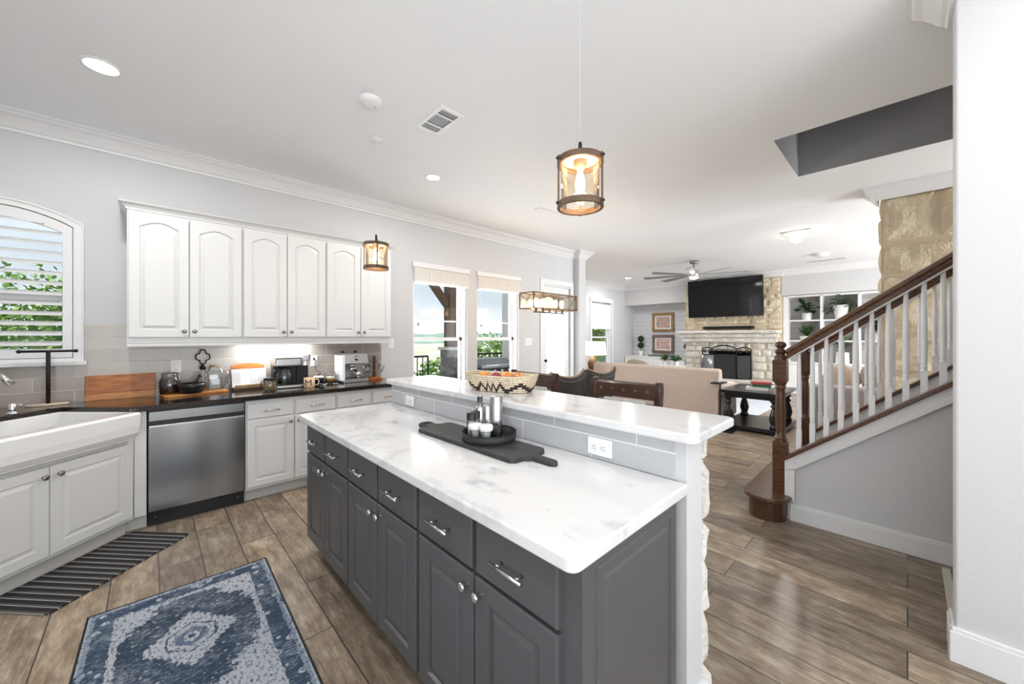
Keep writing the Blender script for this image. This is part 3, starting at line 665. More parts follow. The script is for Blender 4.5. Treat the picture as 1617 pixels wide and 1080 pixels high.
# window_1: arched window with plantation shutter
w1 = sthing('window_1', ((AW0 + AW1) / 2, 4.5, AWS), 'arched window with white plantation shutter over the sink')
def arc_pts(x0, x1, za, zt, n=20):
    return [(x0 + (x1 - x0) * i / n, za + (zt - za) * math.sin(PI * i / n) ** .85) for i in range(n + 1)]
def arch_ring(mb, o_, i_, y0, y1):
    """o_/i_ = (x0,x1,zb,za,zt) outer and inner arched outlines"""
    def outl(a): return [(a[0], a[2])] + arc_pts(a[0], a[1], a[3], a[4]) + [(a[1], a[2])]
    A, B = outl(o_), outl(i_); k = len(A)
    vs = [(x, y0, z) for x, z in A] + [(x, y0, z) for x, z in B] + [(x, y1, z) for x, z in A] + [(x, y1, z) for x, z in B]; fs = []
    for j in range(k):
        q = (j + 1) % k
        fs += [(j, q, k + q, k + j), (2 * k + j, 3 * k + j, 3 * k + q, 2 * k + q), (j, 2 * k + j, 2 * k + q, q), (k + j, k + q, 3 * k + q, 3 * k + j)]
    return mb.add(vs, fs)
mb = MB(); arch_ring(mb, (AW0 - .056, AW1 + .056, AWS - .035, 2.300, 2.425), (AW0, AW1, AWS, AWA, AWT), 4.478, 4.5)
arch_ring(mb, (AW0 - .056, AW1 + .056, AWS - .035, 2.300, 2.425), (AW0 - .045, AW1 + .045, AWS - .02, 2.292, 2.412), 4.470, 4.478)
mb.build('casing', M['trim'], w1, world=True, bevel=.003)
MB().box(AW0 - .075, AW1 + .075, 4.44, 4.5, AWS - .055, AWS - .025).build('sill', M['trim'], w1, world=True, bevel=.004)
mb = MB(); arch_ring(mb, (AW0 + .004, AW1 - .004, AWS + .004, AWA - .006, AWT - .006), (AW0 + .055, AW1 - .055, AWS + .075, AWA - .05, AWT - .085), 4.485, 4.52)
shf = mb.build('shutter_frame', M['trim'], w1, world=True, bevel=.003)
z = 1.372; lp = 0.0
while z < 2.33:
    mb = MB(); mid = (AW0 + AW1) / 2; xx = .335
    if z > 2.20: xx = .335 - (z - 2.20) * 1.0
    mb.ball((0, 0, 0), xx - .042, .041, .0052, 4, 8)
    mb = MB(); hw = xx - .045
    prof = [(-.042, 0), (-.03, .0045), (0, .006), (.03, .0045), (.042, 0), (.03, -.0045), (0, -.006), (-.03, -.0045)]
    mb.prismx(prof, -hw, hw); mb.xf(Matrix.Translation((mid, 4.503, z)) @ Matrix.Rotation(R(24), 4, 'X'))
    mb.build('louver', M['trim'], w1, world=True); z += .0762
MB().box(AW0, AW1, 4.60, 4.64, 1.70, 1.77).box(AW0, AW0 + .03, 4.6, 4.64, AWS, 2.3).box(AW1 - .03, AW1, 4.6, 4.64, AWS, 2.3).box(AW0, AW1, 4.6, 4.64, AWS, AWS + .04).build('window_frame', M['frame'], w1, world=True)
MB().box(AW0, AW1, 4.618, 4.622, AWS, AWT).build('pane', M['glass'], w1, world=True)

def sash_window(name, x0, x1, z0, z1, yw, label, mun=None, rail=1.36, yo=.10):
    w = sthing(name, ((x0 + x1) / 2, yw, z0), label); y = yw + yo
    mb = MB(); t = .045
    mb.box(x0, x0 + .03, yw + .03, y + .09, z0, z1).box(x1 - .03, x1, yw + .03, y + .09, z0, z1).box(x0, x1, y - .02, y + .09, z1 - .03, z1).box(x0, x1, yw - .01, y + .09, z0, z0 + .03)
    mb.build('window_frame', M['frame'], w, world=True, bevel=.002)
    a, b = x0 + .03, x1 - .03
    mb = MB().box(a, a + t, y + .035, y + .07, rail, z1 - .03).box(b - t, b, y + .035, y + .07, rail, z1 - .03).box(a, b, y + .035, y + .07, z1 - .075, z1 - .03).box(a, b, y + .035, y + .07, rail, rail + .035)
    us = mb.build('upper_sash', M['frame'], w, world=True, bevel=.003)
    if mun: MB().box(a + t, b - t, y + .045, y + .06, mun - .011, mun + .011).build('muntin', M['frame'], us, world=True)
    mb = MB().box(a, a + t, y, y + .035, z0 + .03, rail + .045).box(b - t, b, y, y + .035, z0 + .03, rail + .045).box(a, b, y, y + .035, rail, rail + .045).box(a, b, y, y + .035, z0 + .03, z0 + .10)
    ls = mb.build('lower_sash', M['frame'], w, world=True, bevel=.003)
    MB().box((a + b) / 2 - .03, (a + b) / 2 + .03, y - .012, y, rail + .02, rail + .04).build('latch', M['frame'], ls, world=True)
    MB().box(a + t, b - t, y + .05, y + .054, rail, z1 - .05).build('pane', M['glass'], us, world=True)
    MB().box(a + t, b - t, y + .015, y + .019, z0 + .05, rail).build('pane', M['glass'], ls, world=True)
    MB().box(x0 - .02, x1 + .02, yw - .03, yw + .03, z0 - .02, z0).build('sill', M['trim'], w, world=True, bevel=.004)
    return w
sash_window('window_2', 2.50, 3.39, .45, 2.36, 4.5, 'left of the two kitchen sash windows with raised blind', 1.638)
sash_window('window_3', 3.57, 4.46, .45, 2.36, 4.5, 'right of the two kitchen sash windows with raised blind', 1.638)
sash_window('window_4', 9.50, 10.58, .45, 2.45, 6.5, 'living room sash window behind the lit lamp', None, 1.36)
def blind(name, x0, x1, label):
    t = thing(name, label, 'blind', ((x0 + x1) / 2, 4.48, 2.36), group=None)
    MB().box(x0 - .02, x1 + .015, 4.45, 4.50, 2.335, 2.40).build('headrail', M['trim'], t, world=True, bevel=.004)
    mb = MB(); z = 2.325; k = 0
    while z > 2.15:
        mb.box(x0 + .006, x1 - .006, 4.462, 4.515, z - .0035, z + .0035); z -= .011
    mb.box(x0 + .006, x1 - .006, 4.46, 4.516, 2.125, 2.148)
    mb.build('slat_stack', M['whitebl'], t, world=True)
    for i in range(5):
        u = x0 + .07 + (x1 - x0 - .14) * i / 4
        MB().box(u - .003, u + .003, 4.458, 4.461, 2.12, 2.335).build('ladder_tape', M['whitebl'], t, world=True)
    mb = MB().tube([(x0 + .06, 4.47, 2.2), (x0 + .062, 4.475, 1.9), (x0 + .06, 4.47, 1.60)], .0015, 6)
    mb.build('pull_cord', M['whitebl'], t, world=True)
    MB().lathe([(.003, .035), (.007, .03), (.009, 0)], (x0 + .06, 4.47, 1.565), 10).build('cord_tassel', M['black'], t, world=True)
blind('window_blind', 2.50, 3.39, 'white slatted blind pulled up on the left kitchen window, beside the wall cabinets')
blind('window_blind', 3.57, 4.46, 'white slatted blind pulled up on the right kitchen window, nearer the patio door')
# patio door
d = sthing('door_1', (5.47, 4.5, 0), 'white glazed patio door')
mb = MB(); mb.box(4.99, 5.08, 4.48, 4.5, 0, 2.36).box(5.86, 5.95, 4.48, 4.5, 0, 2.36).box(4.99, 5.95, 4.48, 4.5, 2.36, 2.45).box(5.05, 5.08, 4.5, 4.66, 0, 2.36).box(5.86, 5.89, 4.5, 4.66, 0, 2.36).box(5.05, 5.89, 4.5, 4.66, 2.33, 2.36)
mb.build('door_casing', M['trim'], d, world=True, bevel=.004)
mb = MB(); mb.box(5.085, 5.20, 4.53, 4.575, .01, 2.33).box(5.74, 5.855, 4.53, 4.575, .01, 2.33).box(5.2, 5.74, 4.53, 4.575, 2.2, 2.33).box(5.2, 5.74, 4.53, 4.575, .01, .25)
dl = mb.build('door_leaf', M['trim'], d, world=True, bevel=.004)
MB().box(5.2, 5.74, 4.55, 4.555, .25, 2.2).build('pane', M['glass'], dl, world=True)
MB().box(5.2, 5.74, 4.562, 4.563, .25, 2.2).build('shade_cloth', M['sheer'], dl, world=True)  # cloth added so the glass reads blown-out white when lit from outside
mb = MB(); mb.cyl((5.12, 4.53, .98), (5.12, 4.48, .98), .012); mb.ball((5.12, 4.47, .98), .028); mb.build('door_handle', M['matte'], dl, world=True)
for z in (.25, 1.2, 2.1): MB().box(5.076, 5.088, 4.515, 4.532, z, z + .1).build('hinge', M['knob'], dl, world=True)
struct('trim_5', MB().box(9.40, 9.50, 6.48, 6.5, .4, 2.56).box(10.58, 10.68, 6.48, 6.5, .4, 2.56).box(9.40, 10.68, 6.475, 6.5, 2.45, 2.58), M['trim'], bevel=.004, label='white casing of the living room window')
t = thing('roller_shade', 'white roller shade half lowered over the living room window', 'window shade', (10.04, 6.53, 2.45))
MB().box(9.53, 10.55, 6.535, 6.54, 1.655, 2.40).build('shade_cloth', M['fabricsh'], t, world=True)
MB().box(9.53, 10.55, 6.53, 6.545, 1.635, 1.66).build('bottom_bar', M['trim'], t, world=True)
mb = MB(); mb.cyl((9.53, 6.545, 2.425), (10.55, 6.545, 2.425), .022); mb.build('roller', M['toe'], t, world=True)

# ------------------------------------------------------------------ switches, outlets, vents
def plate(name, label, cat, w, h, m=None):
    t = thing(name, label, cat, group=None)
    MB().box(-w / 2, w / 2, -.006, 0, -h / 2, h / 2).build('cover_plate', M['white'], t, bevel=.002)
    return t
def outlet(loc, rz, label, horiz=False):
    t = plate('outlet', label, 'outlet', *((.115, .072) if horiz else (.072, .115)))
    for s in (-1, 1):
        cx, cz = (s * .021, 0) if horiz else (0, s * .021)
        mb = MB(); mb.lathe([(.0165, 0), (.0165, .003), (.014, .004)], (0, 0, 0), 20); mb.xf(Matrix.Translation((cx, -.0055, cz)) @ Matrix.Rotation(R(90), 4, 'X'))
        sk = mb.build('socket', M['white'], t)
        mb = MB()
        for dx, dz, hh in ((-.006, .003, .007), (.006, .003, .006)):
            if horiz: mb.box(cx - hh / 2 + .003, cx + hh / 2 + .003, -.0103, -.0093, dx - .001, dx + .001)
            else: mb.box(cx + dx - .001, cx + dx + .001, -.0103, -.0093, cz + dz - hh / 2, cz + dz + hh / 2)
        if horiz: mb.box(cx - .009, cx - .005, -.0103, -.0093, -.002, .002)
        else: mb.box(cx - .002, cx + .002, -.0103, -.0093, cz - .009, cz - .005)
        mb.build('slot', M['black'], sk)
    t.location = loc; t.rotation_euler = (0, 0, rz); return t
outlet((.166, 4.488, 1.16), 0, 'white wall outlet behind the coffee bean jar')
o2 = outlet((1.29, 4.488, 1.155), 0, 'white wall outlet with a black plug, right of the coffee maker')
outlet((1.350, .882, .968), R(-90), 'white outlet at the near end of the island splash, right of the serving board', True)
outlet((1.350, 2.47, .964), R(-90), 'white outlet at the far end of the island splash, near the coffee counter', True)
for (x, z, w, n, lab) in ((2.195, 1.33, .072, 1, 'white single light switch beside the wall cabinets'), (4.697, 1.326, .165, 3, 'white three gang light switch left of the patio door')):
    t = plate('light_switch', lab, 'light switch', w, .115)
    for i in range(n):
        cx = (i - (n - 1) / 2) * .046; MB().box(cx - .016, cx + .016, -.010, -.006, -.033, .033).build('rocker', M['trim'], t, bevel=.001)
    t.location = (x, 4.5, z)
def vent(cx, cy, sx, sy, label, dark=True):
    t = thing('ceiling_vent', label, 'air vent', (cx, cy, H))
    mb = MB(); f = .03
    mb.box(-sx / 2, sx / 2, -sy / 2, -sy / 2 + f, -.008, 0).box(-sx / 2, sx / 2, sy / 2 - f, sy / 2, -.008, 0).box(-sx / 2, -sx / 2 + f, -sy / 2 + f + .0003, sy / 2 - f - .0003, -.0081, 0).box(sx / 2 - f, sx / 2, -sy / 2 + f + .0003, sy / 2 - f - .0003, -.0081, 0)
    for u in (-.2, .2): mb.box(-sx / 2 + f, sx / 2 - f, sy * u - .006, sy * u + .006, -.008, -.002)
    mb.build('frame', M['white'], t)
    MB().box(-sx / 2 + f, sx / 2 - f, -sy / 2 + f, sy / 2 - f, -.002, -.0005).build('duct_shade_sheet', M['black'], t)  # black sheet stands in for the shade inside the duct
    mb = MB(); a, b = -sx / 2 + f, sx / 2 - f
    for (y0, y1, alongx) in ((-sy / 2 + f, -sy * .2, True), (-sy * .2, sy * .2, False), (sy * .2, sy / 2 - f, True)):
        L_ = (y1 - y0) if alongx else (b - a); k = int(L_ / .021)
        for i in range(k):
            u = (i + .5) * L_ / k
            if alongx: mb.beam((a, y0 + u, -.006), (b, y0 + u, -.006), .0035, .001)
            else: mb.beam((a + u, y0, -.006), (a + u, y1, -.006), .002, .001)
    mb.build('slats', M['toe'], t)
vent(1.575, 2.44, .20, .36, 'white rectangular air vent with dark slots in the kitchen ceiling')
vent(10.45, 1.22, .18, .72, 'long white air vent at the far side of the living room ceiling, near the bookcase')
t = thing('smoke_detector', 'white round smoke detector on the kitchen ceiling left of the vent', 'smoke detector', (1.095, 2.553, H))
MB().lathe([(.075, 0), (.075, -.012), (.066, -.03), (.03, -.036), (0, -.036)], seg=28, cap=False).build('housing', M['white'], t)
MB().lathe([(.008, -.036), (.008, -.038), (0, -.038)], (.03, 0, 0), 10).build('test_button', M['toe'], t)
t = thing('smoke_detector', 'white round smoke detector on the living room ceiling above the bookcase side', 'smoke detector', (9.55, 1.17, H))
MB().lathe([(.13, 0), (.13, -.02), (.115, -.05), (.05, -.065), (0, -.065)], seg=28, cap=False).build('housing', M['white'], t)
MB().lathe([(.012, -.065), (.012, -.068), (0, -.068)], (.05, 0, 0), 10).build('test_button', M['toe'], t)
def can(x, y, r, label, group, power):
    t = thing('recessed_light', label, 'ceiling light', (x, y, H), group=group)
    MB().lathe([(r * .82, -.001), (r * .86, -.006), (r * 1.05, -.005), (r * 1.08, 0)], seg=32, cap=False).build('trim_ring', M['white'], t)
    MB().lathe([(0, -.0025), (r * .84, -.0025)], seg=32, cap=False).build('lens', M['lampglow'], t)
    area('lamp', (0, 0, -.012), (0, 0, 0), r * 1.6, r * 1.6, power, (1, .985, .97), 'DISK', t)
G = 'recessed ceiling lights'
can(-.212, 3.354, .088, 'lit recessed ceiling light above the sink corner', G, 11)
can(2.093, 3.355, .075, 'lit recessed ceiling light beyond the air vent, over the cabinets end', G, 11)
can(-.2, .6, .075, 'unseen recessed light added as fill over the rug behind the camera', G, 7)  # out of view, added to brighten the near kitchen
can(1.9, -.9, .075, 'unseen recessed light added as fill by the near right wall', G, 6)  # another added fill lamp outside the view
can(9.7, 5.42, .085, 'lit recessed ceiling light in the living room corner by the window', G, 22)
t = thing('flush_ceiling_light', 'square ceiling fixture with a bright bare bulb between kitchen and bookcase', 'ceiling light', (7.36, 1.20, H))
MB().box(-.19, .19, -.19, .19, -.012, 0).build('mounting_plate', M['toe'], t, bevel=.004)
MB().lathe([(.05, -.012), (.045, -.04), (.03, -.045)], seg=20).build('socket', M['white'], t)
mb = MB(); mb.ball((0, 0, -.10), .075, .075, .06); mb.build('bulb', M['lampglow'], t)
area('lamp', (0, 0, -.17), (0, 0, 0), .2, .2, 22, (1, .98, .95), 'DISK', t)

# ------------------------------------------------------------------ wall cabinets
def wall_cabinet(x0, x1, label, stl=0, str_=0):
    t = thing('wall_cabinet', label, 'wall cabinet', (x0, 4.19, 1.371))
    w = x1 - x0
    mb = MB(); mb.box(0, w, 0, .31, 0, 1.045); mb.build('body', M['cab'], t, bevel=.002)
    a, b = (.018 if stl else .008), w - (.018 if str_ else .008); m_ = (a + b) / 2
    for k, (p, q) in enumerate(((a, m_ - .003), (m_ + .003, b))):
        d = panel_mb(p, q, .045, 1.03, -.021, .02, arch=.045, frame=.062).build('door', M['cab'], t, bevel=0)
        knob(d, (q - .03) if k == 0 else (p + .03), -.021, .095, M['knob'])
    return t
wall_cabinet(-.131, .608, 'white two-door wall cabinet with arched panels, nearest the sink window')
wall_cabinet(.608, 1.322, 'white two-door wall cabinet with arched panels, middle one over the coffee maker')
wall_cabinet(1.322, 2.040, 'white two-door wall cabinet with arched panels, at the right end by the sash windows')
P2 = [(0, -.05), (.008, -.05), (.014, -.035), (.03, -.02), (.045, -.014), (.05, 0), (0, 0)]
cm = MB(); crown_path(cm, [(2.04, 4.49), (2.04, 4.19), (-.131, 4.19), (-.131, 4.49)], prof=[(0, -.058), (.006, -.058), (.01, -.045), (.028, -.02), (.044, -.012), (.05, 0), (0, 0)], z=2.474)
o = cm.build('cabinet_crown', M['cab'], loc=(.95, 4.3, 2.416)); tag(o, 'white stepped crown strip running along the top of the wall cabinets', 'moulding')
o = MB().box(-.131, 2.04, 4.195, 4.215, 1.345, 1.371).box(-.131, -.111, 4.215, 4.488, 1.345, 1.371).build('light_rail', M['cab'], loc=(.95, 4.2, 1.345)); tag(o, 'white light rail strip under the wall cabinets', 'moulding')
t = thing('under_cabinet_light', 'lit strip light under the middle wall cabinet above the coffee maker', 'strip light', (.93, 4.40, 1.371))
MB().box(-.33, .33, -.03, .03, -.014, 0).build('housing', M['white'], t)
MB().box(-.32, .32, -.02, .02, -.016, -.0142).build('diffuser', M['led'], t)
area('lamp', (0, 0, -.02), (0, 0, 0), .62, .05, 3.5, (.93, .97, 1), parent=t)

# ------------------------------------------------------------------ base cabinets, sink, dishwasher
t = thing('base_cabinet', 'white base cabinet with two drawers over two doors, right of the dishwasher', 'base cabinet', (.588, 3.91, 0))
MB().box(0, .742, 0, .57, .10, .873).build('body', M['cab'], t, bevel=.002)
MB().box(.0, .742, .055, .57, 0, .10).build('toe_kick', M['toe'], t)
def front_pair(t, w, m, hw, drawer_h=(.715, .838), door_h=(.125, .70), pull=.12, kn=None, st=(.01, .01), dfr=.055):
    a, b = st[0], w - st[1]; mid = (a + b) / 2
    for k, (p, q) in enumerate(((a, mid - .011), (mid + .011, b))):
        d = panel_mb(p, q, drawer_h[0], drawer_h[1], -.02, .02, raise_=False).build('drawer', m, t); barpull(d, (p + q) / 2, -.02, sum(drawer_h) / 2, pull, hw)
        p, q = ((a, mid - .004), (mid + .004, b))[k]
        d = panel_mb(p, q, door_h[0], door_h[1], -.02, .02, frame=dfr).build('door', m, t)
        knob(d, (q - .03) if k == 0 else (p + .03), -.02, door_h[1] - .045, kn or M['knob'])
front_pair(t, .742, M['cab'], M['nickel'], kn=M['knob'])
t = thing('base_cabinet', 'white base cabinet with two drawers at the right end of the black counter', 'base cabinet', (1.332, 3.91, 0))
MB().box(0, .708, 0, .57, .10, .873).build('body', M['cab'], t, bevel=.002)
MB().box(.0, .708, .055, .57, 0, .10).build('toe_kick', M['toe'], t)
front_pair(t, .708, M['cab'], M['nickel'])
# diagonal sink base
DO = (-.795, 3.175)
t = thing('sink_cabinet', 'white corner sink base cabinet with two raised-panel doors, set at an angle', 'base cabinet', (DO[0], DO[1], 0), R(45))
MB().box(0, 1.0, 0.0, .55, .10, .68).box(0, .028, 0, .5, .68, .873).box(.972, 1.0, 0, .5, .68, .873).build('body', M['cab'], t, bevel=.002)
MB().box(0.02, .985, .045, .5, 0, .10).build('toe_kick', M['toe'], t)
for k, (p, q) in enumerate(((.03, .497), (.503, .970))):
    dd = panel_mb(p, q, .125, .655, -.02, .02).build('door', M['cab'], t); knob(dd, (q - .035) if k == 0 else (p + .035), -.02, .60, M['knob'])
t = thing('filler_cabinet', 'narrow white filler panel between the sink base and the dishwasher', 'cabinet panel', (-.085, 3.895, 0))
MB().box(0, .066, 0, .5, .10, .873).build('panel', M['cab'], t, bevel=.002); MB().box(-.075, .066, .045, .5, 0, .10).build('toe_kick', M['toe'], t)
t = thing('base_cabinet', 'white base cabinet run along the left wall, left of the sink', 'base cabinet', (-1.38, 1.6, 0))
MB().box(0, .58, 0, 1.565, .10, .873).build('body', M['cab'], t, bevel=.002); MB().box(0, .53, 0, 1.56, 0, .10).build('toe_kick', M['toe'], t)
# sink
t = thing('farmhouse_sink', 'white fireclay apron-front farmhouse sink set in the corner', 'sink', (DO[0], DO[1], .69), R(45))
mb = MB(); x0, x1, y0, y1 = .032, .966, -.085, .50
# apron with curved lower edge
mb2 = MB(); pr = [(-.085, .195), (-.095, .18), (-.092, .10), (-.085, .05), (-.065, .02), (-.03, 0), (0, 0), (0, .195)]
mb2.prismx([(y, z) for y, z in pr], x0, x1); mb2.build('apron', M['sink'], t, bevel=.008, bseg=3)
mb = MB(); zt = .1945; zb = -.03; wl_ = .022; fr = .03
X0, X1, Y0, Y1 = x0, x1, 0.0, y1
mb.box(X0, X0 + wl_, Y0, Y1, zb, zt).box(X1 - wl_, X1, Y0, Y1, zb, zt).box(X0, X1, Y1 - wl_, Y1, zb, zt).box(X0, X1, -.05, 0.0, zb + .03, zt - .003).box(X0, X1, Y0, Y1, zb - .02, zb)
mb.build('basin', M['sink'], t, bevel=.006)
MB().lathe([(.045, 0), (.045, .004), (.03, .006), (0, .006)], (.5, .26, zb), 24).build('drain', M['chrome'], t)
# black worktop
def dl_(x, y): return (DO[0] + (x - y) * .70711, DO[1] + (x + y) * .70711)
poly = [(2.062, 4.487), (-1.385, 4.487), (-1.385, 1.6), (-.765, 1.6), dl_(.0, -.012), dl_(.03, -.012), dl_(.03, .492), dl_(.968, .492), dl_(.968, -.002), (2.062, 3.865)]
o = MB().prism(poly[::-1], .875, .915).build('black_countertop', M['granite'], bevel=.004, loc=(1.0, 4.2, .875)); tag(o, 'polished black stone countertop running along the window wall round the corner sink', 'countertop')
# dishwasher
t = thing('dishwasher', 'stainless steel dishwasher under the black counter', 'dishwasher', (-.012, 3.90, 0))
MB().box(0, .594, .02, .57, .10, .868).build('body', M['black'], t)
mb = MB(); xs = 24; prof_ = []
vs = []; fs = []
for j in range(2):
    for i in range(xs + 1):
        u = i / xs; bow = -.006 * math.sin(PI * u) + .0035 * math.cos(u * 9.5) * math.sin(PI * u)
        for z in (.118, .3, .5, .62, .745):
            vs.append((.004 + .586 * u, -.012 + bow * math.sin(PI * (z - .118) / .627 * .9 + .15) if j == 0 else .02, z))
nz_ = 5
for j in range(2):
    for i in range(xs):
        for k in range(nz_ - 1):
            a = j * (xs + 1) * nz_ + i * nz_ + k; fs.append((a, a + nz_, a + nz_ + 1, a + 1))
B_ = (xs + 1) * nz_
for i in range(xs): fs.append((i * nz_, B_ + i * nz_, B_ + (i + 1) * nz_, (i + 1) * nz_)); fs.append((i * nz_ + nz_ - 1, (i + 1) * nz_ + nz_ - 1, B_ + (i + 1) * nz_ + nz_ - 1, B_ + i * nz_ + nz_ - 1))
for k in range(nz_ - 1):
    fs.append((k, k + 1, B_ + k + 1, B_ + k)); e_ = xs * nz_; fs.append((e_ + k, B_ + e_ + k, B_ + e_ + k + 1, e_ + k + 1))
mb.add(vs, fs, False); o = mb.build('door_panel', M['steel'], t); smooth_all(o); o.data.set_sharp_from_angle(angle=R(50))
MB().box(.004, .590, -.012, .02, .79, .862).build('control_panel', M['steel'], t, bevel=.003)
MB().box(.004, .590, -.004, .02, .745, .79).build('handle_recess', M['black'], t)
MB().box(.004, .590, -.014, .005, .741, .757).build('handle_lip', M['nickel'], t, bevel=.003)
MB().box(.0, .594, .03, .1, 0, .112).build('toe_kick', M['black'], t)
for x in (.04, .55): MB().cyl((x, .03, .06), (x, .027, .06), .004).build('screw', M['nickel'], t)

# ------------------------------------------------------------------ island
isl = [(2.716, .70, 'far end by the coffee counter'), (2.010, .70, 'middle of the island'), (1.300, .74, 'near end of the island')]
labs = ['grey island cabinet with two drawers and two doors, farthest from the camera', 'grey island cabinet with two drawers and two doors, in the middle', 'grey island cabinet with two drawers and two doors, nearest the camera']
for (y, w, _), lab in zip(isl, labs):
    w = {2.716: .706, 2.010: .710, 1.300: .745}[y]
    t = thing('island_cabinet', lab, 'base cabinet', (.76, y, 0), R(-90), group=None)
    MB().box(0, w, 0, .54, .10, .873).build('body', M['grey'], t, bevel=.002)
    MB().box(0, w, .06, .54, 0, .10).build('toe_kick', M['grey'], t)
    front_pair(t, w, M['grey'], M['nickel'], drawer_h=(.685, .852), door_h=(.125, .672), pull=.135, kn=M['nickel'], st=((.01, .012) if y != 1.300 else (.01, .055)), dfr=.06)
    if y == 1.300:
        e = panel_mb(.06, .50, .16, .84, 0, .012, frame=.012).xf(Matrix.Translation((w + .013, -.0, 0)) @ Matrix.Rotation(R(90), 4, 'Z'))
        e.build('end_panel', M['grey'], t)
        MB().box(w, w + .008, 0, .54, 0, .873).build('end_skin', M['grey'], t)
sl = MB(); pw = [(.70, .527), (1.352, .527), (1.352, 2.765), (.70, 2.765)]
def rrect(x0, x1, y0, y1, r, cs=(1, 1, 1, 1), n=5):
    pts = []
    for (cx, cy, a0, c) in ((x0 + r, y0 + r, 180, cs[0]), (x1 - r, y0 + r, 270, cs[1]), (x1 - r, y1 - r, 0, cs[2]), (x0 + r, y1 - r, 90, cs[3])):
        if not c: pts.append({180: (x0, y0), 270: (x1, y0), 0: (x1, y1), 90: (x0, y1)}[a0]); continue
        for i in range(n + 1):
            a = R(a0 + 90 * i / n); pts.append((cx + r * math.cos(a), cy + r * math.sin(a)))
    return pts
o = MB().prism(rrect(.70, 1.352, .527, 2.765, .03, (1, 0, 0, 1)), .875, .915).build('island_worktop', M['marble'], bevel=.007, bseg=3, loc=(1.0, 1.6, .875)); tag(o, 'white marble lower worktop of the island with grey patches', 'countertop')
o = MB().prism(rrect(1.312, 1.742, .487, 2.80, .035), 1.060, 1.095).build('breakfast_bar', M['marble'], bevel=.008, bseg=3, loc=(1.52, 1.6, 1.06)); tag(o, 'raised white marble breakfast bar top with the fruit basket on it', 'countertop')
pwm = MB().box(1.362, 1.497, .533, 2.76, 0, 1.06)
struct('wall_bar', pwm, M['wall'], bevel=.004)
struct('wall_bar_tile', MB().box(1.352, 1.362, .575, 2.76, .915, 1.06), M['tileg'])
st = MB(); rs = random.Random(11)
st.box(1.497, 1.515, .54, 2.75, 0, 1.06)
stones(st, (1.515, .54, 0), (0, 1, 0), (1, 0, 0), 2.2, 1.06, (.13, .24), (.2, .45), .055, rs, .02)
stones(st, (1.495, .545, 0), (1, 0, 0), (0, -1, 0), .085, 1.06, (.13, .24), (.1, .12), .022, rs, .014, .003, 6)
struct('wall_bar_stone', st, M['limestone'])
struct('baseboard_bar', MB().box(1.36, 1.50, .505, .535, 0, .13).box(1.36, 1.50, .512, .535, .13, .145), M['trim'], bevel=.003)

# ------------------------------------------------------------------ staircase
RS = .745
def shoe_z(y): return .50 + .775 * (.65 - y)
def rail_z(y): return 1.305 + .738 * (.68 - y)
YB = -3.0
kw = MB().prismx([(.645, 0), (.645, .44), (YB, shoe_z(YB) - .06), (YB, 0)], 3.60, 3.70)
struct('wall_stair', kw, M['wall'])
kt = MB(); s_ = .775
kt.prismx([(.665, .18), (.665, shoe_z(.665) - .035), (.60, shoe_z(.60) - .035), (.60, .13)], 3.585, 3.70)
kt.prismx([(.60, shoe_z(.60) - .035), (.60, shoe_z(.60) - .105), (YB, shoe_z(YB) - .105), (YB, shoe_z(YB) - .035)], 3.592, 3.60)
kt.prismx([(.665, shoe_z(.665) - .10), (.60, shoe_z(.60) - .14), (YB, shoe_z(YB) - .14), (YB, shoe_z(YB) - .10), (.62, shoe_z(.62) - .10)], 3.576, 3.60)
kt.box(3.576, 3.60, .60, .64, .16, .37)
struct('trim_6', kt, M['trim'], bevel=.003, label='white trim along the top of the stair wall')
struct('baseboard_stair', MB().box(3.58, 3.60, YB, .63, 0, .115).box(3.587, 3.60, YB, .63, .115, .132), M['trim'], bevel=.003)
t = thing('staircase', 'dark wood staircase with white balusters rising to the right', 'staircase', (4.2, .7, 0))
def bull(cx0, cx1, y0, y1, n=12):
    r = (y1 - y0) / 2; c0 = cx0 + r; pts = [(cx1, y0), (cx1, y1)]
    for i in range(n + 1):
        a = R(90 + 180 * i / n); pts.append((c0 + r * math.cos(a), (y0 + y1) / 2 + r * math.sin(a)))
    return pts
ss = MB().prism(bull(3.40, 4.85, .615, .935), .152, .185).build('tread', M['tread'], t, world=True, bevel=.010, bseg=3)
MB().prism(bull(3.435, 4.85, .645, .900), 0, .152).build('riser', M['stair'], t, world=True)
for i in range(1, 12):
    y = .64 - .245 * (i - 1); z = .17 + .19 * (i - 1)
    MB().box(3.70, 4.68, y - .02, y, z, z + .17).build('riser', M['trim'], t, world=True)
    MB().box(3.70, 4.68, y - .265, y + .025, z + .17, z + .19).build('tread', M['tread'], t, world=True, bevel=.006)
for x0, x1 in ((4.68, 4.76),):
    MB().prismx([(.645, .0), (.645, shoe_z(.645) - .03), (YB, shoe_z(YB) - .03), (YB, shoe_z(YB) - .5), (.3, 0)], x0, x1).build('stringer', M['trim'], t, world=True)
for x in (3.645, 4.70):
    MB().prismx([(.665, shoe_z(.665) - .035), (.665, shoe_z(.665)), (YB, shoe_z(YB)), (YB, shoe_z(YB) - .035)], x - .075 if x < 4 else x - .045, x + .045).build('shoe_rail', M['tread'], t, world=True, bevel=.006)
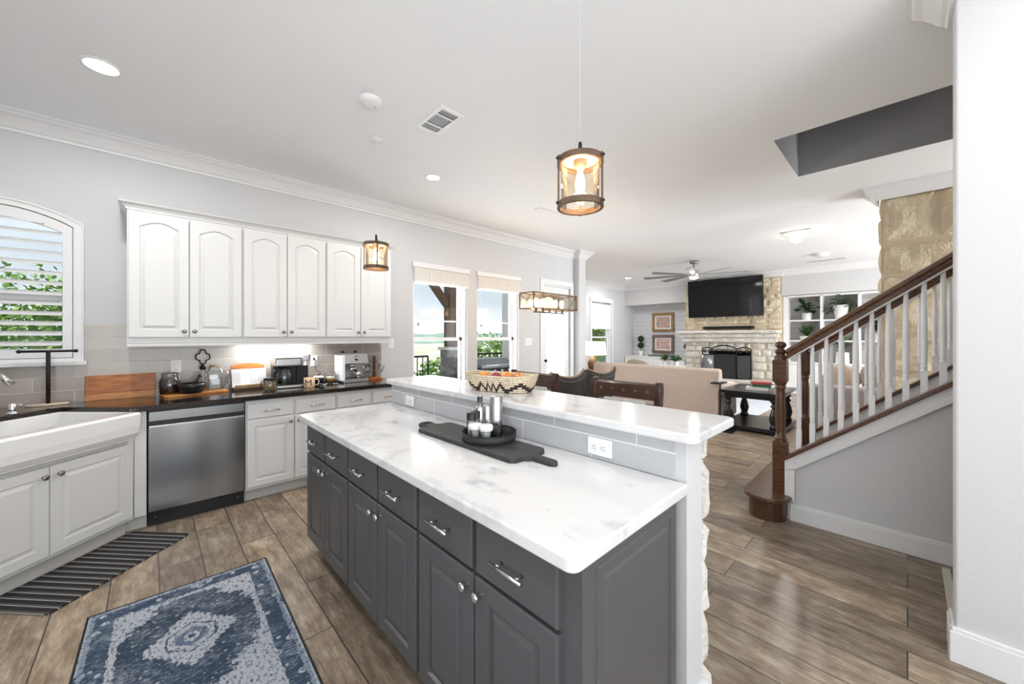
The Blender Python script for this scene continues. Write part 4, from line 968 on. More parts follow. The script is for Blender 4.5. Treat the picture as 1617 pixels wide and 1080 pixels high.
for x in (3.66, 4.70):
    mb = MB(); a = (x, .665, rail_z(.665) - .035); b = (x, YB, rail_z(YB) - .035)
    prof = [(-.028, -.034), (.028, -.034), (.032, -.012), (.024, -.004), (.032, .01), (.026, .028), (.012, .035), (-.012, .035), (-.026, .028), (-.032, .01), (-.024, -.004), (-.032, -.012)]
    vs = [(x + u, p[1], p[2] + w * 1.2) for p in (a, b) for u, w in prof]; k = len(prof)
    mb.add(vs, [(i, (i + 1) % k, k + (i + 1) % k, k + i) for i in range(k)] + [tuple(range(k))[::-1], tuple(range(k, 2 * k))], False)
    mb.build('handrail', M['railw'], t, world=True, bevel=.002)
    MB().prismx([(.66, rail_z(.66) - .088), (.66, rail_z(.66) - .076), (YB, rail_z(YB) - .076), (YB, rail_z(YB) - .088)], x - .022, x + .022).build('fillet', M['trim'], t, world=True)
base = None
for (x, y0, n) in ((3.66, .585, 11), (4.70, .585, 14)):
    for i in range(n):
        y = y0 - .0825 * i; zb = shoe_z(y) - .012; zt = rail_z(y) - .075; h = zt - zb
        if base is None:
            mb = MB(); q = .0165; hb = .155
            mb.box(-q, q, -q, q, -.015, hb)
            mb.lathe([(.0165, hb - .004), (.0175, hb + .004), (.0135, hb + .012), (.0165, hb + .022), (.0165, hb + .030), (.0135, hb + .036), (.0165, hb + .044), (.0165, hb + .056), (.0155, hb + .064), (.0175, hb + .15), (.0165, hb + .30), (.011, h + .02)], seg=12)
            base = mb.build('baluster', M['white'], t); base.location = (x - 4.2, y - .7, zb); hh0 = h
        else:
            c = base.copy(); S.collection.objects.link(c); c.parent = t; c.location = (x - 4.2, y - .7, zb); c.scale = (1, 1, h / hh0)
for x, mt in ((3.66, M['railw']), (4.70, M['stair'])):
    y = .705; mb = MB(); q = .047
    mb.box(x - q, x + q, y - q, y + q, .185, .585)
    mb.box(x - q, x + q, y - q, y + q, 1.06, 1.235)
    for z0, z1 in ((.585, .60), (1.045, 1.06)): pass
    mb.lathe([(.046, .585), (.040, .60), (.046, .612), (.034, .625), (.030, .66), (.036, .80), (.032, .97), (.030, 1.0), (.038, 1.008), (.038, 1.02), (.032, 1.028), (.040, 1.045), (.046, 1.06)], (x, y, 0), 18)
    npo = mb.build('newel_post', mt, t, world=True, bevel=.006)
    mb = MB().lathe([(.047, 1.235), (.042, 1.262), (.030, 1.275), (.030, 1.285), (.040, 1.295), (.042, 1.31), (.026, 1.32), (.022, 1.33), (.036, 1.342), (.040, 1.355), (.034, 1.372), (.018, 1.382), (0, 1.384)], (x, y, 0), 18, cap=False)
    mb.build('finial', M['stair'], npo, world=True)

# ------------------------------------------------------------------ dining and bar seating
def bar_stool(y, label):
    t = thing('bar_stool', label, 'bar stool', (2.05, y, 0), group=None)
    hw = .235
    for s in (-1, 1):
        mb = MB(); mb.prismy([(.17, 0), (.205, 0), (.24, .70), (.285, 1.10), (.275, 1.135), (.235, 1.135), (.225, 1.10), (.19, .70)], s * hw - .02, s * hw + .02)
        mb.build('back_post', M['cherry'], t, bevel=.008)
        MB().beam((-.19, s * hw, 0), (-.17, s * hw, .70), .04, .04).build('leg', M['cherry'], t, bevel=.004)
        MB().box(-.18, .2, s * hw - .012, s * hw + .012, .28, .31).build('stretcher', M['cherry'], t, bevel=.003)
    MB().box(-.185, -.165, -hw, hw, .22, .26).build('stretcher', M['cherry'], t, bevel=.003)
    tr = MB(); tr.add([(.238, -hw, 1.115), (.238, hw, 1.115), (.225, hw, 1.02), (.225, -hw, 1.02), (.262, -hw, 1.125), (.262, hw, 1.125), (.25, hw, 1.02), (.25, -hw, 1.02)], [(0, 1, 2, 3), (7, 6, 5, 4), (0, 4, 5, 1), (1, 5, 6, 2), (2, 6, 7, 3), (3, 7, 4, 0)])
    top = tr.build('top_rail', M['cherry'], t, bevel=.005)
    for i in range(5):
        mb = MB(); mb.ball((.228, -.17 + .085 * i, 1.068), .006, .012, .012, 12, 8); mb.build('nailhead', M['bronzew'], top)
    MB().box(.222, .25, -hw, hw, .97, .995).build('mid_rail', M['cherry'], t, bevel=.004)
    MB().box(.205, .235, -.16, .14, .80, 1.012).build('back_pad', M['toe'], t, bevel=.01)
    MB().box(-.20, .22, -.25, .25, .67, .71).build('seat_frame', M['cherry'], t, bevel=.006)
    MB().box(-.19, .20, -.24, .24, .71, .77).build('seat', M['leather'], t, bevel=.02, bseg=3)
    return t
bar_stool(1.31, 'dark wood bar stool with five nailheads on its top rail, nearest the stairs')
bar_stool(2.15, 'dark wood bar stool partly hidden behind the fruit basket')
def dining_chair(x, y, label):
    t = thing('dining_chair', label, 'dining chair', (x, y, 0))
    w = .27; n = 10
    def topz(u): return 1.005 + .065 * (abs(2 * u - 1) ** 2.2)
    vs = []; fs = []
    for j, (yo) in enumerate((-.03, .03)):
        for i in range(n + 1):
            u = i / n; xx = -w + 2 * w * u; cv = .05 * (1 - (2 * u - 1) ** 2)
            for k in range(5):
                z = .44 + (topz(u) - .44) * k / 4; vs.append((xx, yo - cv - .08 * k / 4, z))
    B2 = (n + 1) * 5
    for j in range(2):
        for i in range(n):
            for k in range(4): a = j * B2 + i * 5 + k; fs.append((a, a + 5, a + 6, a + 1))
    for i in range(n): fs += [(i * 5, B2 + i * 5, B2 + i * 5 + 5, i * 5 + 5), (i * 5 + 4, i * 5 + 9, B2 + i * 5 + 9, B2 + i * 5 + 4)]
    for k in range(4): fs += [(k, k + 1, B2 + k + 1, B2 + k), (n * 5 + k, B2 + n * 5 + k, B2 + n * 5 + k + 1, n * 5 + k + 1)]
    b = MB().add(vs, fs, True).build('backrest', M['leather'], t, bevel=.008)
    mb = MB(); pts = [(-w + 2 * w * i / n, -.05 * (1 - (2 * i / n - 1) ** 2) - .08, topz(i / n) + .004) for i in range(n + 1)]
    mb.tube(pts, .012, 8); mb.build('piping', M['tanpip'], b)
    mb = MB()
    for i in range(1, 40):
        u = i / 40; mb.ball((-w + 2 * w * u, -.05 * (1 - (2 * u - 1) ** 2) - .113, topz(u) - .035), .006, .004, .006, 6, 4)
    nl = mb.build('nailhead_trim', M['knob'], b); nl['kind'] = 'stuff'
    MB().box(-w, w, -.02, .44, .40, .49).build('seat', M['leather'], t, bevel=.02, bseg=3)
    for sx_ in (-1, 1):
        for yy in (0, .4): MB().beam((sx_ * (w - .04), yy, 0), (sx_ * (w - .04), yy, .41), .045, .045).build('leg', M['cherry'], t, bevel=.004)
    return t
dining_chair(3.06, 2.46, 'charcoal leather dining chair with saddle-shaped back, left one beside the bar stool post')
dining_chair(3.66, 2.46, 'charcoal leather dining chair with saddle-shaped back, right one in front of the sofa')
t = thing('dining_table', 'dark wood dining table under the long chandelier', 'table', (3.4, 3.25, 0))
MB().box(-.75, .95, -.42, .42, .72, .765).build('tabletop', M['cherry'], t, bevel=.008)
for sx_ in (-.65, .85):
    for sy_ in (-.33, .33): MB().box(sx_ - .045, sx_ + .045, sy_ - .045, sy_ + .045, 0, .72).build('leg', M['cherry'], t, bevel=.005)

# ------------------------------------------------------------------ pendants and chandelier
def pendant(x, y, z, label, a0):
    t = thing('pendant_light', label, 'pendant light', (x, y, z), group=None)
    r = .096; hh = .095
    for s, nm in ((1, 'top_ring'), (-1, 'bottom_ring')):
        MB().ringbox((0, 0, 0), r - .010, r + .004, s * hh - .013, s * hh + .013, 40).build(nm, M['bronzew'], t, bevel=.002)
    for k in range(3):
        a = R(a0 + 120 * k); c_, s_ = math.cos(a), math.sin(a)
        mb = MB(); mb.beam(((r + .008) * c_, (r + .008) * s_, -hh - .013), ((r + .008) * c_, (r + .008) * s_, hh + .013), .012, .004, (c_, s_, 0)); mb.build('strap', M['bronzew'], t)
        mb = MB(); mb.cyl(((r + .004) * c_, (r + .004) * s_, -hh), ((r + .018) * c_, (r + .018) * s_, -hh), .006, seg=8); mb.cyl(((r + .004) * c_, (r + .004) * s_, hh), ((r + .018) * c_, (r + .018) * s_, hh), .006, seg=8); mb.build('bolts', M['iron'], t)
    MB().lathe([(r - .014, -hh), (r - .014, hh)], seg=40, cap=False).build('glass_shade', M['amberg'], t)
    MB().lathe([(0, hh + .004), (r - .012, hh + .004), (r - .012, hh + .01), (0, hh + .01)], seg=32, cap=False).build('top_plate', M['white'], t)
    sk = MB().lathe([(.028, hh + .003), (.030, hh - .012), (.022, hh - .028), (.014, hh - .034)], seg=18).build('bulb_socket', M['tanpip'], t)
    MB().lathe([(.010, hh - .032), (.012, hh - .05), (.020, hh - .085), (.022, hh - .105), (.016, hh - .125), (0, hh - .132)], seg=16, cap=False).build('bulb', M['bulb'], t)
    MB().lathe([(.008, hh + .01), (.008, hh + .075), (.006, hh + .085)], seg=12).build('stem', M['iron'], t)
    MB().tube([(0, 0, hh + .07), (.02, 0, hh + .03), (.04, .01, hh + .012)], .0015, 6).build('wire', M['iron'], t)
    MB().lathe([(.0005, hh + .08), (.0005, H - z)], seg=6).build('suspension_cable', M['ceil'], t)
    MB().lathe([(.05, H - z), (.05, H - z - .012), (.01, H - z - .018)], seg=24).build('canopy', M['white'], t)
    l = bpy.data.lights.new('lamp', 'POINT'); l.energy = 5; l.color = (1, .78, .5); l.shadow_soft_size = .03
    lo = bpy.data.objects.new('lamp', l); S.collection.objects.link(lo); lo.parent = t; lo.location = (0, 0, -.0)
    return t
pendant(1.35, .983, 2.09, 'round bronze and glass pendant lamp hanging over the near end of the bar', 36)
pendant(1.35, 3.035, 2.085, 'round bronze and glass pendant lamp hanging in front of the wall cabinets', 250)
t = thing('linear_chandelier', 'long box chandelier with crossed bars and lit bulbs over the dining table', 'chandelier', (3.80, 3.26, 1.77))
# frame box: x -.43...43, y -.125...125, z 0...20
mb = MB(); a, b, h = .43, .12, .195; w = .013
for y in (-b, b):
    for z in (0, h): mb.box(-a, a, y - w / 2, y + w / 2, z - w / 2, z + w / 2)
for x in (-a, a):
    for z in (0, h): mb.box(x - w / 2, x + w / 2, -b, b, z - w / 2, z + w / 2)
    for y in (-b, b): mb.box(x - w / 2, x + w / 2, y - w / 2, y + w / 2, 0, h)
mb.build('frame', M['bronzew'], t)
for x in (-a, a):
    MB().beam((x, -b, 0), (x, b, h), .004, .004).beam((x, b, 0), (x, -b, h), .004, .004).build('cross_bars', M['iron'], t)
for y in (-b, b):
    MB().beam((-a, y, 0), (-a + .18, y, h), .004, .004).beam((-a + .18, y, 0), (-a, y, h), .004, .004).beam((a, y, 0), (a - .18, y, h), .004, .004).beam((a - .18, y, 0), (a, y, h), .004, .004).build('cross_bars', M['iron'], t)
    MB().box(-a, a, y - .002 - math.copysign(.01, y), y + .002 - math.copysign(.01, y), .006, h - .006).build('glass_panel', M['amberg'], t)
MB().box(-.30, .30, -.012, .012, -.045, -.032).build('socket_bar', M['iron'], t, bevel=.002)
for i in range(5):
    x = -.26 + .13 * i
    sk = MB().lathe([(.012, -.032), (.018, .0), (.020, .02), (.014, .03)], (x, 0, 0), 14).build('bulb_socket', M['bronzew'], t)
    MB().lathe([(.012, .03), (.024, .075), (.026, .10), (.018, .13), (0, .14)], (x, 0, 0), 14, cap=False).build('bulb', M['bulb'], sk)
for x in (-.2, .2): MB().lathe([(.0015, h), (.0015, H - 1.77)], (x, 0, 0), 6).build('suspension_cable', M['white'], t)
MB().box(-.2, .2, -.03, .03, h - .01, h).build('hanger_bar', M['bronzew'], t)
MB().box(-.25, .25, -.05, .05, H - 1.785, H - 1.77).build('canopy', M['white'], t)
l = bpy.data.lights.new('lamp', 'POINT'); l.energy = 5; l.color = (1, .8, .55); l.shadow_soft_size = .1
lo = bpy.data.objects.new('lamp', l); S.collection.objects.link(lo); lo.parent = t; lo.location = (0, 0, .08)

# ------------------------------------------------------------------ living room
t = thing('sofa', 'beige linen sofa seen from behind, facing the fireplace', 'sofa', (6.45, 3.22, 0))
mb = MB(); L2 = 1.17
mb.prismy([(0, .08), (0, .60), (.03, .86), (.06, .895), (.11, .90), (.17, .88), (.24, .45), (.24, .08)], -L2, L2); mb.build('backrest', M['sofa'], t, bevel=.02, bseg=3)
for s in (-1, 1):
    y0, y1 = (s * L2, s * (L2 - .18)); mb = MB(); mb.prismy([(.17, .08), (.17, .66), (.30, .68), (.80, .64), (.90, .60), (.92, .55), (.92, .08)], min(y0, y1), max(y0, y1)); mb.build('arm', M['sofa'], t, bevel=.025, bseg=3)
MB().box(.2, .90, -L2 + .18, L2 - .18, .08, .30).build('base', M['sofa'], t, bevel=.01)
for s in (-1, 1):
    MB().box(.22, .93, min(0, s * .98), max(0, s * .98), .30, .47).build('seat_cushion', M['sofa'], t, bevel=.04, bseg=3)
    MB().box(.20, .38, min(0, s * .97), max(0, s * .97), .47, .86).build('back_cushion', M['sofa'], t, bevel=.05, bseg=3)
    for x in (.06, .86): MB().box(x - .03, x + .03, s * (L2 - .06) - .03, s * (L2 - .06) + .03, 0, .08).build('foot', M['blacktab'], t)
def cushion(loc, rx, ry, rz, rot, m, label, name='throw_pillow', cat='pillow'):
    mb = MB(); mb.ball((0, 0, 0), rx, ry, rz, 20, 12, .62); o = mb.build(name, m); o.location = loc; o.rotation_euler = rot
    return tag(o, label, cat)
cushion((6.80, 3.62, .745), .09, .25, .22, (R(8), R(12), 0), M['pillow'], 'knobbly beige throw pillow peeking over the back of the beige sofa')
t = thing('sectional_sofa', 'mauve grey sofa seen through the stair balusters', 'sofa', (6.85, -.05, 0))
mb = MB(); mb.prismy([(0, .08), (0, .70), (.03, .735), (.17, .735), (.22, .45), (.22, .08)], -1.1, 1.09); mb.build('backrest', M['sofag'], t, bevel=.02, bseg=3)
MB().box(.1, .88, .93, 1.13, .08, .60).build('arm', M['sofag'], t, bevel=.04, bseg=3)
MB().box(.1, .88, -1.12, -.92, .08, .60).build('arm', M['sofag'], t, bevel=.04, bseg=3)
MB().box(.2, .86, -.92, .93, .10, .28).build('base', M['sofag'], t, bevel=.02)
for y in (-.45, .47): MB().box(.2, .93, y - .45, y + .45, .28, .48).build('seat_cushion', M['pillowg'], t, bevel=.05, bseg=3)
for x in (.08, .84):
    for y in (-1.06, 1.05): MB().box(x - .03, x + .03, y - .03, y + .03, 0, .1).build('foot', M['blacktab'], t)
cushion((7.16, .66, .80), .09, .20, .21, (R(35), R(14), 0), M['pillow'], 'light beige throw pillow leaning at the left end of the grey sofa')
cushion((7.16, .24, .82), .11, .21, .24, (R(-10), R(14), 0), M['pillowg'], 'taupe tufted throw pillow on the grey sofa, beside the beige one')
cushion((7.16, -.22, .84), .09, .21, .23, (R(20), R(10), 0), M['white'], 'white throw pillow at the right of the grey sofa near the stone wall')
# black console table
t = thing('console_table', 'black side table with turned legs and a low shelf between sofa and stairs', 'table', (6.90, 1.62, 0))
MB().box(-.52, .52, -.40, .40, .555, .60).build('tabletop', M['blacktab'], t, bevel=.006)
MB().box(-.46, .46, -.34, .34, .49, .555).build('apron', M['blacktab'], t, bevel=.004)
MB().box(-.52, .52, -.40, .40, .03, .085).build('lower_shelf', M['blacktab'], t, bevel=.006)
for x in (-.42, .42):
    for y in (-.30, .30):
        MB().lathe([(.06, .085), (.06, .12), (.045, .13), (.055, .17), (.068, .22), (.055, .30), (.032, .37), (.030, .385), (.052, .40), (.052, .41), (.030, .43), (.04, .46), (.06, .48), (.06, .49)], (x, y, 0), 16).build('leg', M['blacktab'], t)
        MB().box(x - .04, x + .04, y - .04, y + .04, 0, .03).build('foot', M['blacktab'], t)
for (x, y, z, w, d, h, rz, m, lab) in ((6.74, 1.60, .60, .22, .28, .04, 8, 'paper', 'pale thick book at the bottom of the stack on the black table'), (6.80, 1.52, .642, .19, .25, .045, -6, 'green', 'dark green book in the middle of the stack on the black table'), (6.80, 1.56, .689, .20, .27, .028, 14, 'red', 'red book on top of the stack on the black table')):
    t = thing('book', lab, 'book', (x, y, z), R(rz), 'books stacked on the black table')
    MB().box(-w / 2, w / 2, -d / 2, d / 2, 0, .004).box(-w / 2, w / 2, -d / 2, d / 2, h - .004, h).box(-w / 2, -w / 2 + .006, -d / 2, d / 2, 0, h).build('cover', M[m], t)
    MB().box(-w / 2 + .006, w / 2 - .006, -d / 2 + .006, d / 2 - .006, .004, h - .004).build('pages', M['paper'], t)
t = thing('c_side_table', 'black C-shaped side table reaching over the sofa arm', 'side table', (6.38, 1.93, 0))
MB().box(-.26, -.04, -.16, .06, 0, .015).build('base_plate', M['matte'], t, bevel=.003)
MB().box(-.06, -.04, .05, .07, .015, .68).build('upright', M['matte'], t)
MB().box(-.06, .22, .04, .20, .68, .70).build('tabletop', M['matte'], t, bevel=.003)
o = MB().box(7.55, 11.0 - .3, 1.85, 4.3, 0.0, .012).build('area_rug', M['palerug'], loc=(9, 3, 0)); tag(o, 'pale striped rug on the floor in front of the fireplace', 'rug')
t = thing('floor_lamp', 'small black drum-topped stand in front of the fireplace screen', 'lamp', (9.3, 3.20, .012))
MB().lathe([(.0, .97), (.135, .97), (.135, .63), (0, .63)], seg=24, cap=False).build('drum', M['grillm'], t)
MB().lathe([(.012, .02), (.012, .65)], seg=10).build('pole', M['matte'], t)
MB().lathe([(.12, 0), (.12, .015), (.02, .025)], seg=24).build('base', M['matte'], t)
# lamp by the window
t = thing('side_table', 'dark end table at the left end of the beige sofa under the lamp', 'table', (7.0, 4.75, 0))
MB().box(-.25, .25, -.25, .25, .56, .60).build('tabletop', M['cherry'], t, bevel=.005)
for x in (-.2, .2):
    for y in (-.2, .2): MB().box(x - .02, x + .02, y - .02, y + .02, 0, .56).build('leg', M['cherry'], t)
t = thing('table_lamp', 'lit table lamp with white shade beside the living room window', 'lamp', (7.05, 4.80, .60))
MB().lathe([(.27, .70), (.295, .41)], seg=32, cap=False).build('lamp_shade', M['shade'], t, solid=.004)
MB().lathe([(.10, 0), (.10, .02), (.05, .04), (.09, .12), (.11, .22), (.06, .33), (.015, .37), (.012, .50)], seg=20).build('base', M['bronzew'], t)
mb = MB(); mb.ball((0, 0, .54), .035); mb.build('bulb', M['bulb'], t)
l = bpy.data.lights.new('lamp', 'POINT'); l.energy = 8; l.color = (1, .78, .5); l.shadow_soft_size = .05
lo = bpy.data.objects.new('lamp', l); S.collection.objects.link(lo); lo.parent = t; lo.location = (0, 0, .45)
# ceiling fan
t = thing('ceiling_fan', 'nickel ceiling fan with eight slim blades in the living room', 'ceiling fan', (8.52, 3.20, H))
MB().lathe([(.085, 0), (.085, -.05), (.07, -.065), (.02, -.07)], seg=24).build('canopy', M['fan'], t)
MB().lathe([(.014, -.06), (.014, -.22)], seg=10).build('downrod', M['fan'], t)
MB().lathe([(.05, -.20), (.10, -.215), (.105, -.33), (.09, -.35)], seg=28).build('motor_housing', M['nickel'], t)
MB().lathe([(.085, -.35), (.085, -.375), (.05, -.39), (0, -.392)], seg=24, cap=False).build('light_lens', M['lampglow'], t)
for k in range(8):
    a = R(45 * k + 17); mb = MB()
    mb.add([(.10, -.02, -.30), (.35, -.05, -.312), (1.02, -.075, -.318), (1.05, .05, -.288), (.35, .04, -.29), (.10, .02, -.295)] + [(.10, -.02, -.306), (.35, -.05, -.318), (1.02, -.075, -.324), (1.05, .05, -.294), (.35, .04, -.296), (.10, .02, -.301)],
           [(0, 1, 4, 5), (1, 2, 3, 4), (11, 10, 7, 6), (10, 9, 8, 7)] + [(i, 6 + i, 6 + (i + 1) % 6, (i + 1) % 6) for i in range(6)])
    mb.xf(Matrix.Rotation(a, 4, 'Z')); mb.build('blade', M['fan'], t)

# fireplace
rs = random.Random(21)
fp = MB(); fp.box(11.36, 12.0, 2.19, 2.84, 0, H - .12).box(11.36, 12.0, 3.86, 4.50, 0, H - .12).box(11.36, 12.0, 2.84, 3.86, 1.02, H - .12)
fx = 11.36; N_ = (-1, 0, 0); U_ = (0, -1, 0)
stones(fp, (fx, 4.51, 1.57), U_, N_, 2.33, H - .137 - 1.57, (.13, .24), (.2, .42), .035, rs, .014, .004, 5)
struct('wall_fireplace', fp, M['firestone'])
fs_ = MB()
stones(fs_, (fx, 4.51, .30), U_, N_, .66, .96, (.13, .24), (.2, .42), .045, rs, .022, .002, 6)
stones(fs_, (fx, 2.84, .30), U_, N_, .66, .96, (.13, .24), (.2, .42), .045, rs, .022, .002, 6)
stones(fs_, (fx, 3.85, 1.02), U_, N_, 1.01, .24, (.2, .24), (.15, .3), .05, rs, .02, .004)
struct('trim_7', fs_, M['limestone'], label='pale limestone facing around the fireplace opening')
struct('trim_8', MB().box(11.90, 11.98, 2.84, 3.86, .3, 1.02).box(11.37, 11.95, 2.84, 3.86, .28, .30).box(11.37, 11.95, 2.835, 2.85, .3, 1.02).box(11.37, 11.95, 3.85, 3.865, .3, 1.02), M['soot'], label='dark firebox of the fireplace')
t = thing('mantel', 'rough limestone mantel shelf of three courses above the fireplace', 'mantel', (11.2, 3.35, 1.26))
for (x, z0, z1, y0, y1, nm) in ((11.20, 1.26, 1.375, 2.24, 4.56, 'lower_course'), (11.14, 1.385, 1.485, 2.20, 4.60, 'middle_course'), (11.06, 1.495, 1.57, 2.16, 4.66, 'shelf')):
    mb = MB(); mb.box(x + .01, 11.40, y0 + .01, y1 - .01, z0, z1)
    stones(mb, (x + .02, y1, z0), U_, N_, y1 - y0, z1 - z0, (z1 - z0, z1 - z0 + .001), (.3, .55), .03, rs, .012, .003, 5)
    stones(mb, (11.40, y1 - .012, z0), (-1, 0, 0), (0, 1, 0), 11.38 - x, z1 - z0, (z1 - z0, z1 - z0 + .001), (.3, .35), .02, rs, .012, .003, 5)
    mb.build(nm, M['limestone'], t, world=True)
t = thing('hearth', 'raised pale limestone hearth in front of the fireplace', 'hearth', (11.05, 3.35, 0))
mb = MB(); mb.box(10.87, 11.35, 2.12, 4.58, 0, .25); stones(mb, (10.88, 4.58, 0), U_, N_, 2.46, .25, (.11, .14), (.2, .4), .03, rs, .015)
mb.build('riser', M['limestone'], t, world=True)
mb = MB(); mb.box(10.84, 11.35, 2.10, 4.60, .25, .295); stones(mb, (10.85, 4.60, .25), U_, N_, 2.5, .045, (.045, .046), (.4, .6), .02, rs, .01)
mb.build('slab', M['limestone'], t, world=True)
# tv, soundbar
t = thing('television', 'large black flat screen television mounted above the fireplace', 'television', (11.22, 3.43, 1.94))
tm = Matrix.Rotation(R(-4), 4, 'Y')
MB().box(-.03, .02, -.92, .92, 0, 1.035).xf(tm).build('housing', M['black'], t, bevel=.004)
MB().box(-.0315, -.0295, -.905, .905, .018, 1.02).xf(tm).build('screen', M['tv'], t)
MB().box(.0, .045, -.3, .3, .15, .4).build('wall_bracket', M['black'], t)
t = thing('soundbar', 'long black soundbar under the television', 'speaker', (11.28, 3.36, 1.61))
MB().box(-.05, .05, -.62, .62, 0, .075).build('cabinet', M['black'], t, bevel=.01); MB().box(-.052, -.05, -.60, .60, .008, .067).build('grille', M['matte'], t)
for s in (-.5, .5): MB().box(.05, .09, s - .03, s + .03, -.0, .06).build('bracket', M['black'], t)
t = thing('television_cable', 'thin black cable hanging below the television at its right', 'cable', (11.3, 2.75, 1.6)); 
MB().tube([(11.28, 2.80, 1.99), (11.30, 2.79, 1.85), (11.29, 2.83, 1.72), (11.29, 2.72, 1.66), (11.30, 2.86, 1.645)], .004, 6).build('cord', M['black'], t, world=True)
# fire screen: three arched panels with scrollwork
t = thing('fire_screen', 'black wrought iron three-panel fire screen with scrollwork', 'fire screen', (11.1, 3.37, .295))
def screen_panel(y0, y1, x0, x1, z, za):
    mb = MB(); n = 12
    P = lambda u, zz: (x0 + (x1 - x0) * u, y0 + (y1 - y0) * u, zz)
    top = [P(i / n, z + za * math.sin(PI * i / n)) for i in range(n + 1)]
    mb.tube([P(0, 0)] + top + [P(1, 0)], .016, 6); mb.tube([P(0, .02), P(1, .02)], .014, 6); mb.tube([P(0, z - .16), P(1, z - .16)], .012, 6)
    fr = mb.build('panel_frame', M['iron'], t)
    sc = MB(); wdt = math.hypot(x1 - x0, y1 - y0)
    for k in range(max(2, int(wdt / .11))):
        c0 = (k + .5) / max(2, int(wdt / .11))
        for sg in (-1, 1):
            pts = []
            for i in range(14):
                a = i / 13 * 2.3 * PI; rr = .055 * (1 - i / 17); pts.append(P(min(max(c0 + sg * (.02 + rr * math.cos(a) - .03) / wdt, 0), 1), z - .07 + rr * math.sin(a) * 1.1))
            sc.tube(pts, .009, 5)
    sc.build('scrollwork', M['iron'], fr)
    MB().add([P(0, 0), P(1, 0), P(1, z - .16), P(0, z - .16)], [(0, 1, 2, 3)]).build('mesh_screen', M['mesh'], fr, solid=.004)
screen_panel(.59, .30, .06, -.09, .78, .03); screen_panel(.30, -.30, -.09, -.09, .80, .075); screen_panel(-.30, -.59, -.09, .06, .78, .05)
# left niche: low cabinet, pictures, topiaries
t = thing('low_cabinet', 'long white low cabinet in the shiplap niche left of the fireplace', 'cabinet', (11.4, 5.52, 0))
MB().box(.0, .575, -.99, .965, 0, .73).build('body', M['white'], t)
MB().box(-.025, .58, -1.0, .97, .73, .765).build('top', M['white'], t, bevel=.004)
for i in range(4):
    y = -.985 + .4875 * i; d = MB().box(-.02, 0, y + .005, y + .482, .08, .715).build('door', M['white'], t, bevel=.004)
    mb = MB(); mb.ball((-.03, y + (.44 if i % 2 == 0 else .045), .62), .014); mb.build('knob', M['iron'], d)
def picture(y0, y1, z0, z1, fm, am, label):
    t = thing('framed_picture', label, 'picture', (11.98, (y0 + y1) / 2, z0)); w = (y1 - y0) / 2; h = z1 - z0; f = .085
    mb = MB(); mb.box(-.045, .003, -w, w, 0, f).box(-.045, .003, -w, w, h - f, h).box(-.045, .003, -w, -w + f, f, h - f).box(-.045, .003, w - f, w, f, h - f)
    mb.build('frame', M[fm], t, bevel=.012); MB().box(-.02, .0, -w + f, w - f, f, h - f).build('mat_board', M['matb'], t); MB().box(-.022, -.02, -w + f + .05, w - f - .05, f + .05, h - f - .05).build('print', M[am], t)
picture(5.10, 5.81, 1.55, 2.17, 'goldf', 'art1', 'gold framed autumn print, upper of the two pictures on the shiplap')
picture(5.10, 5.81, .86, 1.46, 'greyf', 'art2', 'grey framed pink print, lower of the two pictures on the shiplap')
def topiary(x, y, z, label):
    t = thing('topiary', label, 'plant', (x, y, z)); 
    MB().lathe([(.055, 0), (.075, .16), (.07, .16), (.05, .03), (0, .03)], seg=20, cap=False).build('pot', M['ceramic'], t)
    MB().lathe([(.008, .03), (.008, .55)], seg=8).build('stem', M['darkwood'], t)
    for zz in (.34, .56):
        mb = MB(); rr = random.Random(3)
        for i in range(260):
            a = rr.uniform(0, 2 * PI); u = rr.uniform(-1, 1); s_ = math.sqrt(1 - u * u); r_ = .098 * rr.uniform(.85, 1.05); c_ = Vector((s_ * math.cos(a), s_ * math.sin(a), u)) * r_
            e1 = Vector((rr.uniform(-1, 1), rr.uniform(-1, 1), rr.uniform(-1, 1))).normalized() * .02; e2 = e1.cross(Vector((rr.random(), 1, 0))).normalized() * .012
            c_ = c_ + Vector((0, 0, zz)); mb.add([c_ - e1, c_ + e2, c_ + e1, c_ - e2], [(0, 1, 2, 3)])
        mb.ball((0, 0, zz), .085, seg=14, rings=10); mb.build('foliage_ball', M['leafd'], t)
topiary(11.80, 6.13, .765, 'two-ball topiary in a white pot, at the left end of the low cabinet')
topiary(11.80, 4.62, .765, 'two-ball topiary in a white pot, half hidden by the fireplace stone')
t = thing('tray', 'silver grey decorative tray lying on the low cabinet under the pictures', 'tray', (11.7, 5.42, .765))
MB().box(-.12, .12, -.33, .33, 0, .02).build('base', M['steel'], t); MB().box(-.14, -.12, -.35, .35, 0, .05).box(.12, .14, -.35, .35, 0, .05).box(-.12, .12, .33, .35, 0, .05).box(-.12, .12, -.35, -.33, 0, .05).build('rim', M['steel'], t)
